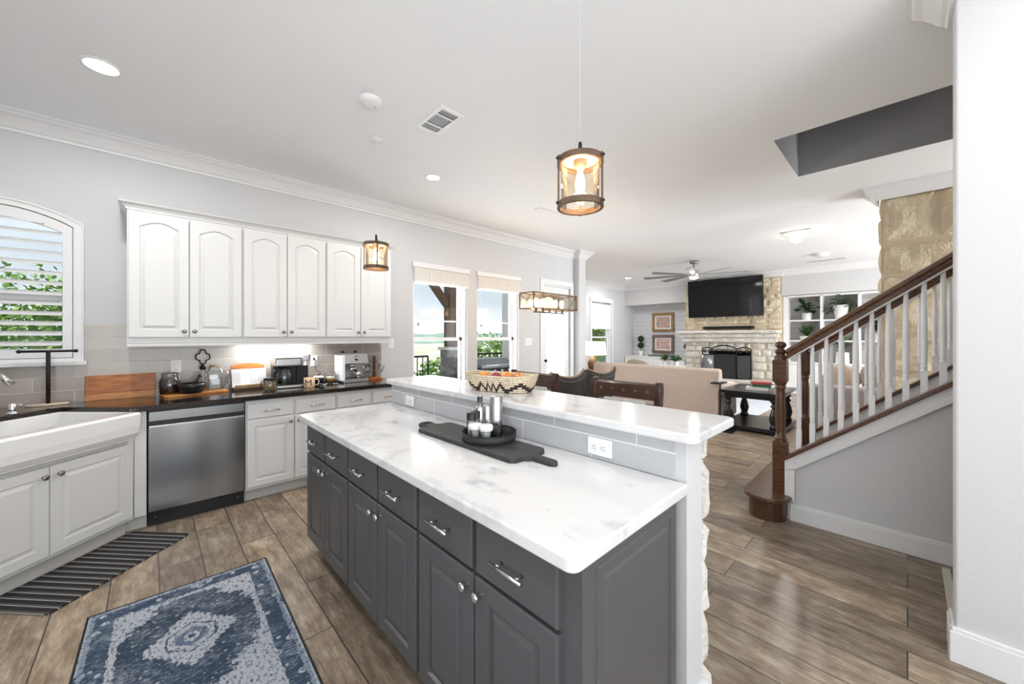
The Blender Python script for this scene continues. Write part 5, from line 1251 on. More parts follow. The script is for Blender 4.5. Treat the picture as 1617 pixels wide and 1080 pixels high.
def leafy(name, label, loc, n, spread, height, droop, leafl, leafw, m, pot=None, potm='ceramic', seed=1, up=.5):
    t = thing(name, label, 'plant', loc); rr = random.Random(seed); ph = 0
    if pot: 
        r0, r1, ph = pot; MB().lathe([(r0, 0), (r1, ph), (r1 - .008, ph), (r0 * .8, .02), (0, .02)], seg=24, cap=False).build('pot', M[potm], t)
        MB().lathe([(0, ph - .015), (r1 - .008, ph - .015)], seg=20, cap=False).build('soil', M['darkwood'], t)
    mb = MB(); stm = MB()
    XM = 11.94 - loc[0] if loc[0] > 11.5 else 9
    for i in range(n):
        a = rr.uniform(0, 2 * PI); s_ = spread * rr.uniform(.3, 1); hh = height * rr.uniform(.45, 1); p0 = Vector((0, 0, ph - .01)); tip = Vector((s_ * math.cos(a), s_ * math.sin(a), ph + hh - droop * (s_ / spread) ** 2))
        tip.x = min(tip.x, XM - .02)
        mid = (p0 + tip) / 2 + Vector((0, 0, up * height * .5)); pts = [p0.lerp(mid, u / 4).lerp(mid.lerp(tip, u / 4), u / 4) for u in range(5)]
        stm.tube(pts, .0025, 4); k = max(1, int(6 * up + 1)) if droop else 1
        for j in range(k):
            c_ = pts[-1] if j == 0 else pts[rr.randint(1, 4)] + Vector((rr.uniform(-.02, .02), rr.uniform(-.02, .02), 0))
            d_ = (pts[-1] - pts[-2]).normalized(); d_ = (d_ + Vector((rr.uniform(-.5, .5), rr.uniform(-.5, .5), rr.uniform(-.3, .3)))).normalized(); e1 = d_ * leafl; sd = d_.cross(Vector((0, 0, 1))); sd = sd.normalized() * leafw if sd.length > .01 else Vector((leafw, 0, 0))
            if (c_ + e1).x > XM: e1.x = 0
            mb.add([c_ - e1 * .2, c_ + e1 * .35 + sd + Vector((0, 0, .01)), c_ + e1, c_ + e1 * .35 - sd + Vector((0, 0, .01))], [(0, 1, 2, 3)])
    mb.build('foliage', M[m], t); stm.build('stems', M['leafd'], t); return t
leafy('potted_plant', 'green leafy sprig in front of the low cabinet, left of a pair', (10.6, 4.78, .60), 26, .12, .16, .05, .08, .025, 'leaf', (.06, .07, .12), seed=5)
leafy('potted_plant', 'green leafy sprig in front of the low cabinet, right of a pair', (10.6, 4.45, .60), 34, .16, .15, .08, .085, .03, 'leaf', (.06, .07, .12), seed=6)
o = MB().box(10.45, 10.75, 4.25, 4.95, .0, .60).build('plant_bench', M['white'], bevel=.01, loc=(10.6, 4.6, 0)); tag(o, 'white bench holding two plants behind the beige sofa', 'bench')
# right niche bookcase
t = thing('bookcase', 'white built-in bookcase with grey plank back right of the fireplace', 'bookcase', (11.6, .8, 0))
Y0, Y1 = -.50, 2.10
MB().box(11.96, 11.985, Y0, Y1, .75, 2.40).build('back_panel', M['shiplapg'], t, world=True)
mb = MB(); xf_ = 11.58
for y in (2.10, 1.425, .755, .085, -.5): mb.box(xf_, 11.96, y - .022, y + .022, .78, 2.40)
mb.box(xf_, 11.96, Y0, Y1, 2.38, 2.425).box(xf_ + .002, 11.96, 2.12, 2.178, .78, 2.425)
mb.build('frame', M['white'], t, world=True, bevel=.002)
for z in (1.80, 1.30):
    for i in range(4):
        ya, yb = (2.10, 1.425, .755, .085, -.5)[i:i + 2]; MB().box(xf_ + .01, 11.96, yb + .022, ya - .022, z - .016, z + .016).build('shelf', M['white'], t, world=True)
MB().box(11.44, 11.98, Y0, 2.17, .74, .78).build('counter', M['white'], t, world=True, bevel=.004)
MB().box(11.50, 11.98, Y0, 2.17, .0, .74).build('base_cabinet', M['white'], t, world=True)
for i in range(6):
    y = 2.15 - .43 * i; mb = MB(); mb.box(11.48, 11.50, y - .42, y, .09, .70)
    for k in range(6): mb.box(11.476, 11.48, y - .05 - .06 * k - .045, y - .05 - .06 * k, .15, .64)
    d = mb.build('door', M['white'], t, world=True, bevel=.001); mb = MB(); mb.ball((11.47, y - (.37 if i % 2 == 0 else .05), .62), .014); mb.build('knob', M['iron'], d, world=True)
leafy('potted_plant', 'dark broad-leaf plant in a white pot on the top left bookcase shelf', (11.75, 1.72, 1.816), 9, .30, .30, .10, .20, .055, 'leafd', (.09, .11, .17), seed=2, up=.6)
leafy('potted_plant', 'bright grass plant in a low white pot on the middle left bookcase shelf', (11.75, 1.72, 1.316), 110, .17, .26, .03, .06, .006, 'leaf', (.13, .15, .10), seed=3, up=.4)
leafy('potted_plant', 'trailing fern in a tall white vase on the top middle bookcase shelf', (11.72, 1.08, 1.816), 60, .36, .30, .42, .06, .022, 'leaf', (.10, .15, .33), seed=4, up=.5)
leafy('potted_plant', 'green plant in a round white vase on the bookcase counter', (11.70, 1.05, .78), 30, .16, .42, .05, .12, .02, 'leaf', (.13, .12, .26), seed=8, up=.3)
leafy('potted_plant', 'dark green trailing plant in a white vase seen between the far balusters', (11.70, .42, 1.316), 40, .20, .26, .2, .08, .03, 'leafd', (.09, .10, .2), seed=9, up=.4)

# ------------------------------------------------------------------ rugs
o = MB().prism(rrect(-.3775, .3775, -1.12, 1.12, .008), 0, .008).build('kitchen_rug', M['rug'], pos=(.130, 1.725, 0)); o.rotation_euler = (0, 0, R(-1.2)); tag(o, 'distressed blue and ivory medallion rug on the kitchen floor', 'rug')
e = MB(); e.box(-.3835, -.3745, -1.123, 1.123, 0, .0095).box(.3745, .3835, -1.123, 1.123, 0, .0095).box(-.3835, .3835, 1.117, 1.125, 0, .0095).box(-.3835, .3835, -1.125, -1.117, 0, .0095)
e.build('edge_binding', M['matte'], o)
o = MB().prism(rrect(-.40, .40, -.22, .22, .03), 0, .010).build('striped_mat', M['mat_'], bevel=.003, pos=(-.232, 3.462, 0)); o.rotation_euler = (0, 0, R(42.5)); tag(o, 'black and grey striped mat on the floor in front of the sink', 'mat')
o = MB().box(-.37, .37, -.8, .62, 0, .008).build('entry_rug', M['runner'], pos=(3.14, -.80, 0)); tag(o, 'dark patterned rug edge showing past the near right wall', 'rug')
MB().box(-.375, .375, .62, .655, 0, .009).build('edge_binding', M['runnerb'], o)

# ------------------------------------------------------------------ island top items
t = thing('serving_board', 'charred black wooden board with two handles on the island', 'serving board', (1.145, 1.455, .915), R(1))
hw, hl = .108, .365
out = [(-hw, -hl + .02), (-hw + .02, -hl), (-.045, -hl - .005), (-.022, -hl - .03), (-.020, -hl - .12), (-.008, -hl - .138), (.008, -hl - .138), (.020, -hl - .12), (.022, -hl - .03), (.045, -hl - .005), (hw - .02, -hl), (hw, -hl + .02),
       (hw, hl - .02), (hw - .02, hl), (.045, hl + .003), (.03, hl + .02), (.024, hl + .045)]
mb = MB().prism(out + [(-.024, hl + .045), (-.03, hl + .02), (-.045, hl + .003), (-hw + .02, hl), (-hw, hl - .02)], 0, .020)
mb.build('board', M['charred'], t, bevel=.004)
mb = MB(); mb.tube([(.018, hl + .035, .010), (.032, hl + .055, .010), (.034, hl + .085, .010), (.018, hl + .105, .010), (-.018, hl + .105, .010), (-.034, hl + .085, .010), (-.032, hl + .055, .010), (-.018, hl + .035, .010)], .0095, 8)
mb.build('loop_handle', M['charred'], t)
t = thing('round_tray', 'round black mesh tray on the charred board', 'tray', (1.180, 1.392, .936))
MB().lathe([(0, 0), (.126, 0), (.130, .004), (.130, .036), (.1285, .036), (.1285, .006), (.124, .003), (0, .003)], seg=40, cap=False).build('tray', M['mesh'], t)
MB().torus((0, 0, .036), .129, .0025, 40, 6).build('rim', M['matte'], t)
TZ = .9395
def at(px, py): # floor-plan position of the tray items, measured relative to the tray centre
    return (1.180 + px, 1.392 + py)
def grinder(px, py, r, h, split, label, fill, knobh=0):
    x, y = at(px, py); t = thing('spice_grinder', label, 'grinder', (x, y, TZ), group=None)
    MB().lathe([(r * .94, 0), (r * .94, split)], seg=24, cap=False).build('glass_body', M['jar'], t)
    MB().lathe([(0, .004), (r * .86, .004), (r * .86, split * .72), (0, split * .76)], seg=20, cap=False).build('filling', M[fill], t)
    MB().lathe([(r, split), (r, h - .004), (r * .93, h), (0, h)], seg=28, cap=False).build('steel_cap', M['steelv'], t)
    if knobh: MB().lathe([(r * .62, h), (r * .62, h + knobh - .006), (r * .66, h + knobh - .006), (r * .66, h + knobh), (0, h + knobh)], seg=20, cap=False).build('crank_top', M['steelv'], t)
grinder(.050, .006, .0305, .195, .075, 'tallest steel and glass spice grinder on the round tray', 'pepper')
grinder(.040, .058, .0275, .145, .060, 'steel spice grinder in the middle of the tray, second tallest from the right', 'pepper')
grinder(.018, .094, .0225, .135, .060, 'steel spice grinder at the back of the tray with a stepped knob', 'salt', .055)
def shaker(px, py, label):
    x, y = at(px, py); t = thing('spice_shaker', label, 'shaker', (x, y, TZ))
    MB().lathe([(.0225, 0), (.0225, .075), (.018, .082)], seg=20, cap=False).build('glass_body', M['jar'], t)
    MB().lathe([(0, .003), (.0175, .003), (.0175, .055), (0, .058)], seg=16, cap=False).build('filling', M['salt'], t)
    MB().lathe([(.024, .080), (.024, .114), (.021, .117), (0, .115)], seg=22, cap=False).build('black_cap', M['black'], t)
shaker(-.046, .080, 'black-capped glass spice shaker, front left on the round tray')
shaker(-.004, .098, 'black-capped glass spice shaker, behind the other black-capped one')
def cellar(px, py, label, m):
    x, y = at(px, py); t = thing('salt_pot', label, 'jar', (x, y, TZ))
    MB().lathe([(.021, 0), (.027, .042), (.028, .048)], seg=22, cap=False).build('glass_cup', M['jar'], t)
    MB().lathe([(0, .003), (.0155, .003), (.020, .038), (0, .040)], seg=18, cap=False).build('filling', M[m], t)
    MB().lathe([(.030, .045), (.033, .052), (.033, .066), (.029, .072), (0, .073)], seg=24, cap=False).build('lid', M['white'], t)
cellar(-.038, -.022, 'white-lidded glass salt pot at the front of the round tray', 'salt')
cellar(-.056, .036, 'white-lidded glass salt pot, left of the front one', 'cream_')

# basket with fruit
BX, BY, BR = 1.565, 1.730, R(-76)
t = thing('fruit_basket', 'coiled basket with black zigzag pattern holding fruit on the bar', 'basket', (BX, BY, 1.095), BR)
def sup(a, rx, ry, p=.5): return (rx * math.copysign(abs(math.cos(a)) ** p, math.cos(a)), ry * math.copysign(abs(math.sin(a)) ** p, math.sin(a)))
mb = MB(); NN = 48; rows = 8; vs = []; fs = []
prof = []
for i in range(rows):
    z0 = .0125 * i; 
    for q in range(3): prof.append((z0 + .0125 * q / 3 + .001, .0035 * math.sin(PI * (q + .5) / 3)))
prof_in = [(z, -.010 + 0 * b) for z, b in prof[::-1]]
full = [(z, b) for z, b in prof] + [(prof[-1][0] + .004, -.004)] + prof_in
for z, b in full:
    k = z / .10; zz = z
    for i in range(NN):
        a = 2 * PI * i / NN; x, y = sup(a, .192 + .040 * k ** .8 + b, .100 + .030 * k ** .8 + b, .62)
        vs.append((x, y, zz + (.008 * (abs(math.cos(a)) ** 4) * k)))
nr = len(full)
for j in range(nr - 1):
    for i in range(NN): fs.append((j * NN + i, j * NN + (i + 1) % NN, (j + 1) * NN + (i + 1) % NN, (j + 1) * NN + i))
fs.append(tuple(range(NN))[::-1]); fs.append(tuple((nr - 1) * NN + i for i in range(NN)))
mb.add(vs, fs, True); o = mb.build('woven_body', M['basket'], t)
def fruit(dx, dy, z, r, m, name, label, apple=True):
    c_, s_ = math.cos(BR), math.sin(BR); x = BX + dx * c_ - dy * s_; y = BY + dx * s_ + dy * c_
    t = thing(name, label, name, (x, y, z), group=None)
    prof = []
    for i in range(15):
        a = -PI / 2 + PI * i / 14; rr = r * math.cos(a); zz = r * math.sin(a) * (.92 if apple else .97)
        if apple: zz -= math.copysign(.22 * r * math.exp(-(rr / (r * .28)) ** 2), zz); rr *= 1.03 - .06 * (-math.sin(a))
        prof.append((max(rr, 1e-5), zz))
    b = MB().lathe(prof, seg=22, cap=False).build('skin', M[m], t)
    b.rotation_euler = (R(20), R(10 * (1 if dx > 0 else -1)), 0)
    MB().cyl((0, 0, r * .62), (.003, .002, r * (1.12 if apple else 1.0)), .0016, seg=6).build('stem', M['darkwood'], t)
Z0 = 1.095
fruit(-.125, -.015, Z0 + .074, .036, 'orange', 'orange', 'whole orange at the left end of the fruit basket', False)
fruit(-.015, -.040, Z0 + .078, .036, 'plum', 'apple', 'very dark red apple at the front middle of the basket')
fruit(.020, .030, Z0 + .078, .036, 'orange', 'orange', 'orange behind the dark red apple in the basket', False)
fruit(.065, -.035, Z0 + .076, .036, 'apple', 'apple', 'red and yellow striped apple at the front, right of the dark red one')
fruit(.095, .040, Z0 + .080, .036, 'apple', 'apple', 'red apple at the back right of the basket')
fruit(.140, -.010, Z0 + .074, .035, 'apple', 'apple', 'red apple at the right end of the fruit basket')

# ------------------------------------------------------------------ black counter items
CZ = .915
t = thing('towel_stand', 'black T-shaped towel stand on an oval pale wood base', 'towel stand', (-.543, 4.38, CZ))
mb = MB(); mb.lathe([(0, 0), (.102, 0), (.106, .006), (.106, .012), (.102, .016), (0, .016)], seg=36, cap=False); mb.xf(Matrix.Diagonal((1, .42, 1, 1))); mb.build('base', M['pale'], t)
mb = MB(); mb.cyl((0, 0, .016), (0, 0, .392), .0115); mb.build('post', M['matte'], t)
mb = MB(); mb.cyl((-.132, 0, .400), (.132, 0, .400), .0085); 
for s in (-1, 1): mb.ball((s * .134, 0, .40), .013)
mb.build('crossbar', M['matte'], t)
def dloc(x, y, z=0): a = dl_(x, y); return (a[0], a[1], z)
fx_, fy_ = dl_(.50, .56)
t = thing('faucet', 'chrome pull-down kitchen faucet arching over the corner sink', 'faucet', (fx_, fy_, CZ), R(80))
MB().lathe([(.028, 0), (.028, .01), (.020, .02), (.020, .10), (.015, .11)], seg=20).build('base', M['chrome'], t)
pts = [(0, 0, .10), (0, 0, .22)] + [(.0, -.085 + .085 * math.cos(a), .24 + .085 * math.sin(a)) for a in [R(15 * i) for i in range(1, 11)]]
MB().tube(pts, .012, 12).build('spout', M['chrome'], t)
pe = pts[-1]; e1 = (0, pe[1] - .055, pe[2] - .075)
mb = MB(); mb.cyl(pe, e1, .0135, .019, 16); mb.build('spray_head', M['nickel'], t)
mb = MB(); mb.cyl((.02, 0, .06), (.075, 0, .10), .006); mb.build('lever', M['chrome'], t)
t = thing('soap_dispenser', 'small chrome soap dispenser behind the sink', 'soap dispenser', (-.655, 4.07, CZ), R(-20))
MB().lathe([(.028, 0), (.028, .006), (.017, .016), (.013, .026)], seg=20).build('base', M['chrome'], t)
mb = MB().lathe([(.0175, .026), (.0175, .066), (.015, .069), (0, .069)], seg=20, cap=False); mb.build('pump_head', M['chrome'], t)
MB().tube([(0, 0, .062), (.03, 0, .064), (.045, 0, .054)], .003, 6).build('nozzle', M['chrome'], t)
t = thing('cutting_board', 'orange-brown acacia cutting board leaning on the tiles', 'cutting board', (-.168, 4.440, CZ))
q = Matrix.Rotation(R(-9), 4, 'X')
mb = MB().box(-.203, .203, 0, .019, .055, .20); mb.xf(q); mb.build('board', M['acacia'], t, bevel=.004)
mb = MB().box(-.203, .203, 0, .019, 0, .055); mb.xf(q); mb.build('edge_strip', M['acacia2'], t, bevel=.003)
mb = MB().lathe([(0, -.001), (.008, -.001), (.008, .001)], seg=12, cap=False, M4=q @ Matrix.Translation((-.180, -.0003, .022)) @ Matrix.Rotation(R(90), 4, 'X')); mb.build('hanging_hole', M['black'], t)
t = thing('wooden_board', 'flat light wooden board under the jars on the black counter', 'serving board', (.285, 4.345, CZ), R(8))
MB().box(-.215, .225, -.085, .10, 0, .018).build('board', M['acacia2'], t, bevel=.003)
MB().box(-.213, -.19, -.086, -.084, .003, .015).build('edge_knot', M['acacia'], t)
BZ = CZ + .018
t = thing('coffee_bean_jar', 'clip-top glass jar full of dark coffee beans', 'jar', (.122, 4.385, BZ))
MB().lathe([(.060, 0), (.068, .01), (.070, .10), (.055, .135), (.050, .15)], seg=28, cap=False).build('glass_body', M['jar'], t)
MB().lathe([(0, .004), (.063, .006), (.066, .10), (.054, .125), (0, .13)], seg=24, cap=False).build('beans', M['beans'], t)
MB().lathe([(.054, .152), (.056, .162), (.05, .178), (0, .186)], seg=24, cap=False).build('glass_lid', M['jar'], t)
MB().torus((0, 0, .150), .054, .002, 28, 6).torus((0, 0, .160), .056, .002, 28, 6).build('wire_clip', M['nickel'], t)
t = thing('mortar', 'black stone mortar on the wooden board', 'mortar', (.262, 4.30, BZ))
MB().lathe([(.058, 0), (.085, .015), (.097, .06), (.098, .085), (.088, .085), (.080, .04), (.04, .02), (0, .018)], seg=32, cap=False).build('bowl', M['black'], t)
t = thing('pestle', 'black stone pestle standing in the mortar', 'pestle', (.262, 4.30, BZ + .022))
mb = MB(); mb.cyl((-.02, .01, .0), (.055, -.01, .125), .014, .012); mb.ball((.055, -.01, .125), .015); mb.build('handle', M['black'], t)
t = thing('glass_bottle', 'clear glass bottle with an open quatrefoil iron stopper', 'bottle', (.345, 4.40, BZ))
MB().lathe([(.045, 0), (.047, .01), (.047, .10), (.022, .155), (.018, .20), (.022, .205)], seg=24, cap=False).build('glass_body', M['jar'], t)
MB().lathe([(.016, .188), (.022, .20), (.024, .218), (.012, .226), (.006, .245)], seg=16).build('stopper', M['iron'], t)
pts = []
for i in range(49):
    a = 2 * PI * i / 48; rr = .042 * (1 + .20 * math.cos(4 * a)) ; rr += .006 * abs(math.sin(4 * a)); pts.append((rr * math.sin(a) * .95, 0, .305 - rr * 1.25 * math.cos(a)))
MB().tube(pts, .0055, 8).build('quatrefoil', M['iron'], t)
t = thing('glass_pitcher', 'square clear glass pitcher with a cork lid and round handle', 'pitcher', (.430, 4.405, CZ + .0185))
mb = MB(); 
for z, r_ in ((0, .058), (.01, .062), (.14, .062), (.175, .055), (.20, .040), (.215, .044)): 
    mb.v += [(x, y, z) for x, y in rrect(-r_, r_, -r_, r_, r_ * .35, n=4)]
k = len(mb.v) // 6; mb.f = [(i * k + j, i * k + (j + 1) % k, (i + 1) * k + (j + 1) % k, (i + 1) * k + j) for i in range(5) for j in range(k)] + [tuple(range(k))[::-1]]; mb.sm = [True] * (5 * k) + [False]
mb.build('glass_body', M['jar'], t)
MB().lathe([(.036, .205), (.040, .222), (.0, .224)], seg=20, cap=False).build('cork_lid', M['cork'], t)
MB().tube([(.062, 0, .16), (.09, 0, .165), (.108, 0, .13), (.108, 0, .05), (.09, 0, .02), (.062, 0, .025)], .006, 8).build('handle', M['jar'], t)
t = thing('recipe_stand', 'wooden recipe stand with an orange scalloped top', 'book stand', (.695, 4.40, CZ), R(4))
q = Matrix.Rotation(R(-14), 4, 'X')
mb = MB(); pr = [(-.135, .02), (.135, .02), (.135, .235), (.11, .235), (.09, .250), (.03, .252), (0, .258), (-.03, .252), (-.09, .250), (-.11, .235), (-.135, .235)]; mb.prismy(pr, 0, .012); mb.xf(q); mb.build('back_board', M['acacia'], t, bevel=.002)
MB().box(-.14, .14, -.07, .02, 0, .020).build('ledge', M['darkwood'], t, bevel=.003); MB().box(-.13, .13, -.074, -.06, .020, .05).build('front_lip', M['goldf'], t, bevel=.002)
t = thing('open_cookbook', 'open white cookbook resting on the recipe stand', 'book', (.695, 4.388, CZ + .021), R(4))
for s in (-1, 1):
    mb = MB(); mb.add([(0, -.024, .005), (s * .075, -.038, .005), (s * .140, -.028, .005), (s * .140, -.028, .175), (s * .075, -.038, .175), (0, -.024, .175), (0, -.016, .005), (s * .14, -.016, .005), (s * .14, -.016, .175), (0, -.016, .175)],
        [(0, 1, 4, 5), (1, 2, 3, 4), (2, 7, 8, 3), (6, 7, 8, 9), (0, 1, 2, 7, 6), (5, 4, 3, 8, 9)]); mb.xf(q @ Matrix.Translation((0, .012, .0))); mb.build('pages', M['page'], t)
t = thing('capsule_jar', 'small clip-top glass jar of golden coffee capsules, left of the coffee maker', 'jar', (.812, 4.12, CZ))
MB().lathe([(.052, 0), (.057, .01), (.057, .085), (.048, .10)], seg=24, cap=False).build('glass_body', M['jar'], t)
rr = random.Random(7); mb = MB()
for i in range(60):
    a = rr.uniform(0, 2 * PI); r_ = .042 * math.sqrt(rr.random()); mb.ball((r_ * math.cos(a), r_ * math.sin(a), .012 + .065 * rr.random()), .012, .012, .009, 8, 6)
k_ = mb.build('capsules', M['nuts'], t); k_['kind'] = 'stuff'
MB().lathe([(.05, .10), (.054, .108), (.054, .118), (0, .122)], seg=24, cap=False).build('lid', M['matte'], t)
MB().tube([(-.055, -.01, .10), (-.072, -.01, .09), (-.075, -.01, .05), (-.06, -.01, .03)], .005, 8).build('clip_handle', M['matte'], t)

t = thing('coffee_maker', 'steel and black dual coffee maker with glass carafe', 'coffee maker', (1.035, 4.31, CZ))
MB().box(-.165, .155, -.13, .13, 0, .028).build('base', M['steelv'], t, bevel=.01, bseg=3)
MB().box(-.155, .150, .02, .13, .028, .22).build('rear_tower', M['black'], t, bevel=.006)
MB().box(.045, .150, -.02, .13, .028, .22).build('side_column', M['black'], t, bevel=.006)
MB().box(-.165, .062, -.12, .13, .212, .292).build('brew_housing', M['steelv'], t, bevel=.015, bseg=3)
MB().box(-.168, .06, -.122, .13, .292, .302).build('lid', M['nickel'], t, bevel=.004)
kp = MB().lathe([(.052, .215), (.052, .318), (.046, .322), (0, .322)], (.108, -.055, 0), 28, cap=False); k_ = kp.build('pod_holder', M['steelv'], t)
text_obj('KEURIG', .016, M['black'], t, (.108, -.1078, .262), (R(90), 0, 0))
MB().lathe([(.062, .032), (.070, .05), (.070, .13), (.058, .16), (.052, .18)], (-.075, -.045, 0), 28, cap=False).build('glass_carafe', M['jar'], t)
MB().lathe([(0, .034), (.058, .036), (.066, .06), (.066, .11), (0, .112)], (-.075, -.045, 0), 24, cap=False).build('coffee', M['black'], t)
MB().lathe([(.055, .178), (.057, .195), (.03, .203), (0, .204)], (-.075, -.045, 0), 24, cap=False).build('carafe_lid', M['black'], t)
MB().tube([(-.125, -.075, .175), (-.165, -.10, .18), (-.175, -.11, .15), (-.172, -.11, .06), (-.160, -.10, .045)], .010, 8).build('carafe_handle', M['matte'], t)
t = thing('mug', 'peach stoneware mug marked with a large black M', 'mug', (1.115, 4.19, CZ + .0), R(-15))
t.location = (1.150, 4.135, CZ)
MB().lathe([(.044, 0), (.050, .006), (.050, .095), (.046, .095), (.044, .012), (0, .01)], seg=28, cap=False).build('body', M['mug'], t)
MB().tube([(.048, 0, .078), (.078, 0, .076), (.088, 0, .05), (.076, 0, .022), (.048, 0, .018)], .0055, 8).build('handle', M['mug'], t)
text_obj('M', .085, M['black'], t, (-.008, -.0515, .048), (R(90), 0, 0), name='letter')
t = thing('spoon_rest_tray', 'dark round mat under the sugar pot and jar', 'mat', (1.37, 4.34, CZ))
mb = MB().lathe([(0, 0), (.14, 0), (.145, .004), (.14, .008), (0, .008)], seg=32, cap=False); mb.build('mat', M['matte'], t)
TT = CZ + .0082
t = thing('sugar_pot', 'small black pot with a white rim, knobbed lid and loop handle', 'pot', (1.300, 4.345, TT))
MB().lathe([(.030, 0), (.044, .008), (.052, .035), (.054, .062)], seg=26, cap=True).build('body', M['black'], t)
MB().lathe([(.055, .061), (.056, .070), (.04, .078), (0, .08)], seg=26, cap=False).build('lid', M['white'], t)
MB().lathe([(.006, .078), (.010, .092), (.006, .10), (0, .10)], seg=14, cap=False).build('lid_knob', M['matte'], t)
MB().tube([(-.048, 0, .052), (-.075, 0, .062), (-.085, 0, .04), (-.072, 0, .018), (-.045, 0, .015)], .004, 8).build('handle', M['matte'], t)
t = thing('sugar_jar', 'glass jar of brown sugar with a glass lid beside the espresso machine', 'jar', (1.425, 4.365, TT))
MB().lathe([(.048, 0), (.056, .01), (.056, .075), (.050, .085)], seg=26, cap=False).build('glass_body', M['jar'], t)
MB().lathe([(0, .004), (.051, .006), (.051, .042), (0, .045)], seg=22, cap=False).build('brown_sugar', M['sugar'], t)
MB().lathe([(.051, .042), (.051, .060), (0, .064)], seg=22, cap=False).build('pale_layer', M['cream_'], t)
MB().lathe([(.052, .086), (.055, .094), (.052, .106), (0, .108)], seg=26, cap=False).build('glass_lid', M['jar'], t)
t = thing('spoon', 'steel spoon lying in front of the sugar pot', 'spoon', (1.36, 4.235, CZ + .004), R(-35))
mb = MB(); mb.tube([(-.05, 0, .008), (0, 0, .002), (.05, 0, .0)], .003, 6); mb.build('handle', M['chrome'], t); mb = MB(); mb.ball((.075, 0, .0035), .030, .018, .005); mb.build('bowl', M['chrome'], t)
t = thing('measuring_scoop', 'small white scoop lying between sugar pot and sugar jar', 'scoop', (1.300, 4.215, CZ + .002), R(-70))
mb = MB(); mb.tube([(-.04, 0, .01), (.03, 0, .003)], .003, 6); mb.build('handle', M['white'], t); mb = MB(); mb.ball((.04, 0, .005), .012, .010, .006); mb.build('bowl', M['white'], t)
t = thing('power_cord', 'black power cord plugged into the outlet right of the coffee maker', 'cord', (1.29, 4.47, 1.16))
mb = MB(); mb.box(1.281, 1.299, 4.455, 4.480, 1.165, 1.190); mb.build('plug', M['black'], t, world=True, bevel=.003)
MB().tube([(1.292, 4.455, 1.175), (1.305, 4.44, 1.15), (1.295, 4.435, 1.10), (1.30, 4.44, 1.06), (1.345, 4.45, 1.03), (1.37, 4.45, .98), (1.38, 4.46, .93)], .0035, 6).build('cord', M['black'], t, world=True)
# espresso machine
t = thing('espresso_machine', 'silver pump espresso machine with portafilter', 'coffee maker', (1.645, 4.33, CZ))
MB().box(-.135, .135, -.13, .14, .0, .04).build('drip_tray', M['steelv'], t, bevel=.005)
mb = MB(); 
for i in range(10): mb.box(-.12 + .025 * i, -.108 + .025 * i, -.12, -.02, .040, .043)
mb.build('drip_grille', M['black'], t)
MB().box(-.14, .14, .03, .15, .04, .22).build('rear_body', M['steelv'], t, bevel=.006)
MB().box(-.145, -.118, -.12, .14, .02, .30).build('left_cheek', M['white'], t, bevel=.004)
mb = MB(); mb.prismx([(-.12, .205), (-.085, .315), (.15, .315), (.15, .205)], -.118, .14); mb.build('head', M['steelv'], t, bevel=.006)
MB().box(-.142, .142, -.09, .15, .313, .322).build('top_tray', M['nickel'], t, bevel=.003)
mb = MB(); mb.lathe([(.028, 0), (.028, .008), (.010, .012), (.009, .03), (0, .032)], seg=20, cap=False, M4=Matrix.Translation((.01, -.102, .262)) @ Matrix.Rotation(R(72), 4, 'X')); mb.build('dial', M['chrome'], t)
for x in (-.10, .045): MB().lathe([(.022, 0), (.022, .012), (.018, .022), (0, .024)], (x, .02, .322), 18, cap=False).build('top_knob', M['black'], t)
MB().lathe([(.034, .165), (.034, .205)], (-.02, -.05, 0), 22).build('brew_head', M['chrome'], t)
MB().lathe([(.030, .12), (.036, .135), (.036, .165)], (-.02, -.05, 0), 22).build('portafilter_basket', M['chrome'], t)
mb = MB(); mb.cyl((-.02, -.08, .145), (-.03, -.19, .135), .009, .013); mb.build('portafilter_handle', M['black'], t)
MB().tube([(.09, -.07, .21), (.095, -.09, .17), (.10, -.09, .08)], .005, 8).build('steam_wand', M['chrome'], t)
MB().lathe([(.03, .043), (.034, .09), (.030, .115)], (.04, -.06, 0), 20).build('milk_cup', M['chrome'], t)
# mug tree
t = thing('mug_tree', 'wooden mug tree with curved hooks at the right end of the counter', 'mug rack', (1.905, 4.34, CZ))
MB().box(-.085, .085, -.05, .05, 0, .016).box(-.055, .055, -.04, .04, .016, .030).build('base', M['acacia'], t, bevel=.004)
MB().box(-.014, .014, -.014, .014, .03, .275).build('post', M['stair'], t, bevel=.003)
for s in (-1, 1):
    for z in (.21,): MB().tube([(s * .012, 0, z), (s * .035, 0, z - .004), (s * .05, 0, z + .008), (s * .052, 0, z + .028)], .004, 8).build('hook', M['iron'], t)
for s, lab in ((-1, 'clear patterned glass mug hanging on the left hook of the mug tree'), (1, 'clear patterned glass mug hanging on the right hook of the mug tree')):
    t = thing('glass_mug', lab, 'mug', (1.905 + s * .082, 4.34, CZ + .13))
    mb = MB().lathe([(.030, -.04), (.036, .035)], seg=20, cap=True); mb.xf(Matrix.Rotation(R(20 * s), 4, 'Y')); mb.build('body', M['jar'], t)
    MB().tube([(-s * .034, 0, .02), (-s * .045, 0, .05), (-s * .03, 0, .075), (-s * .012, 0, .045)], .003, 6).build('handle', M['jar'], t)

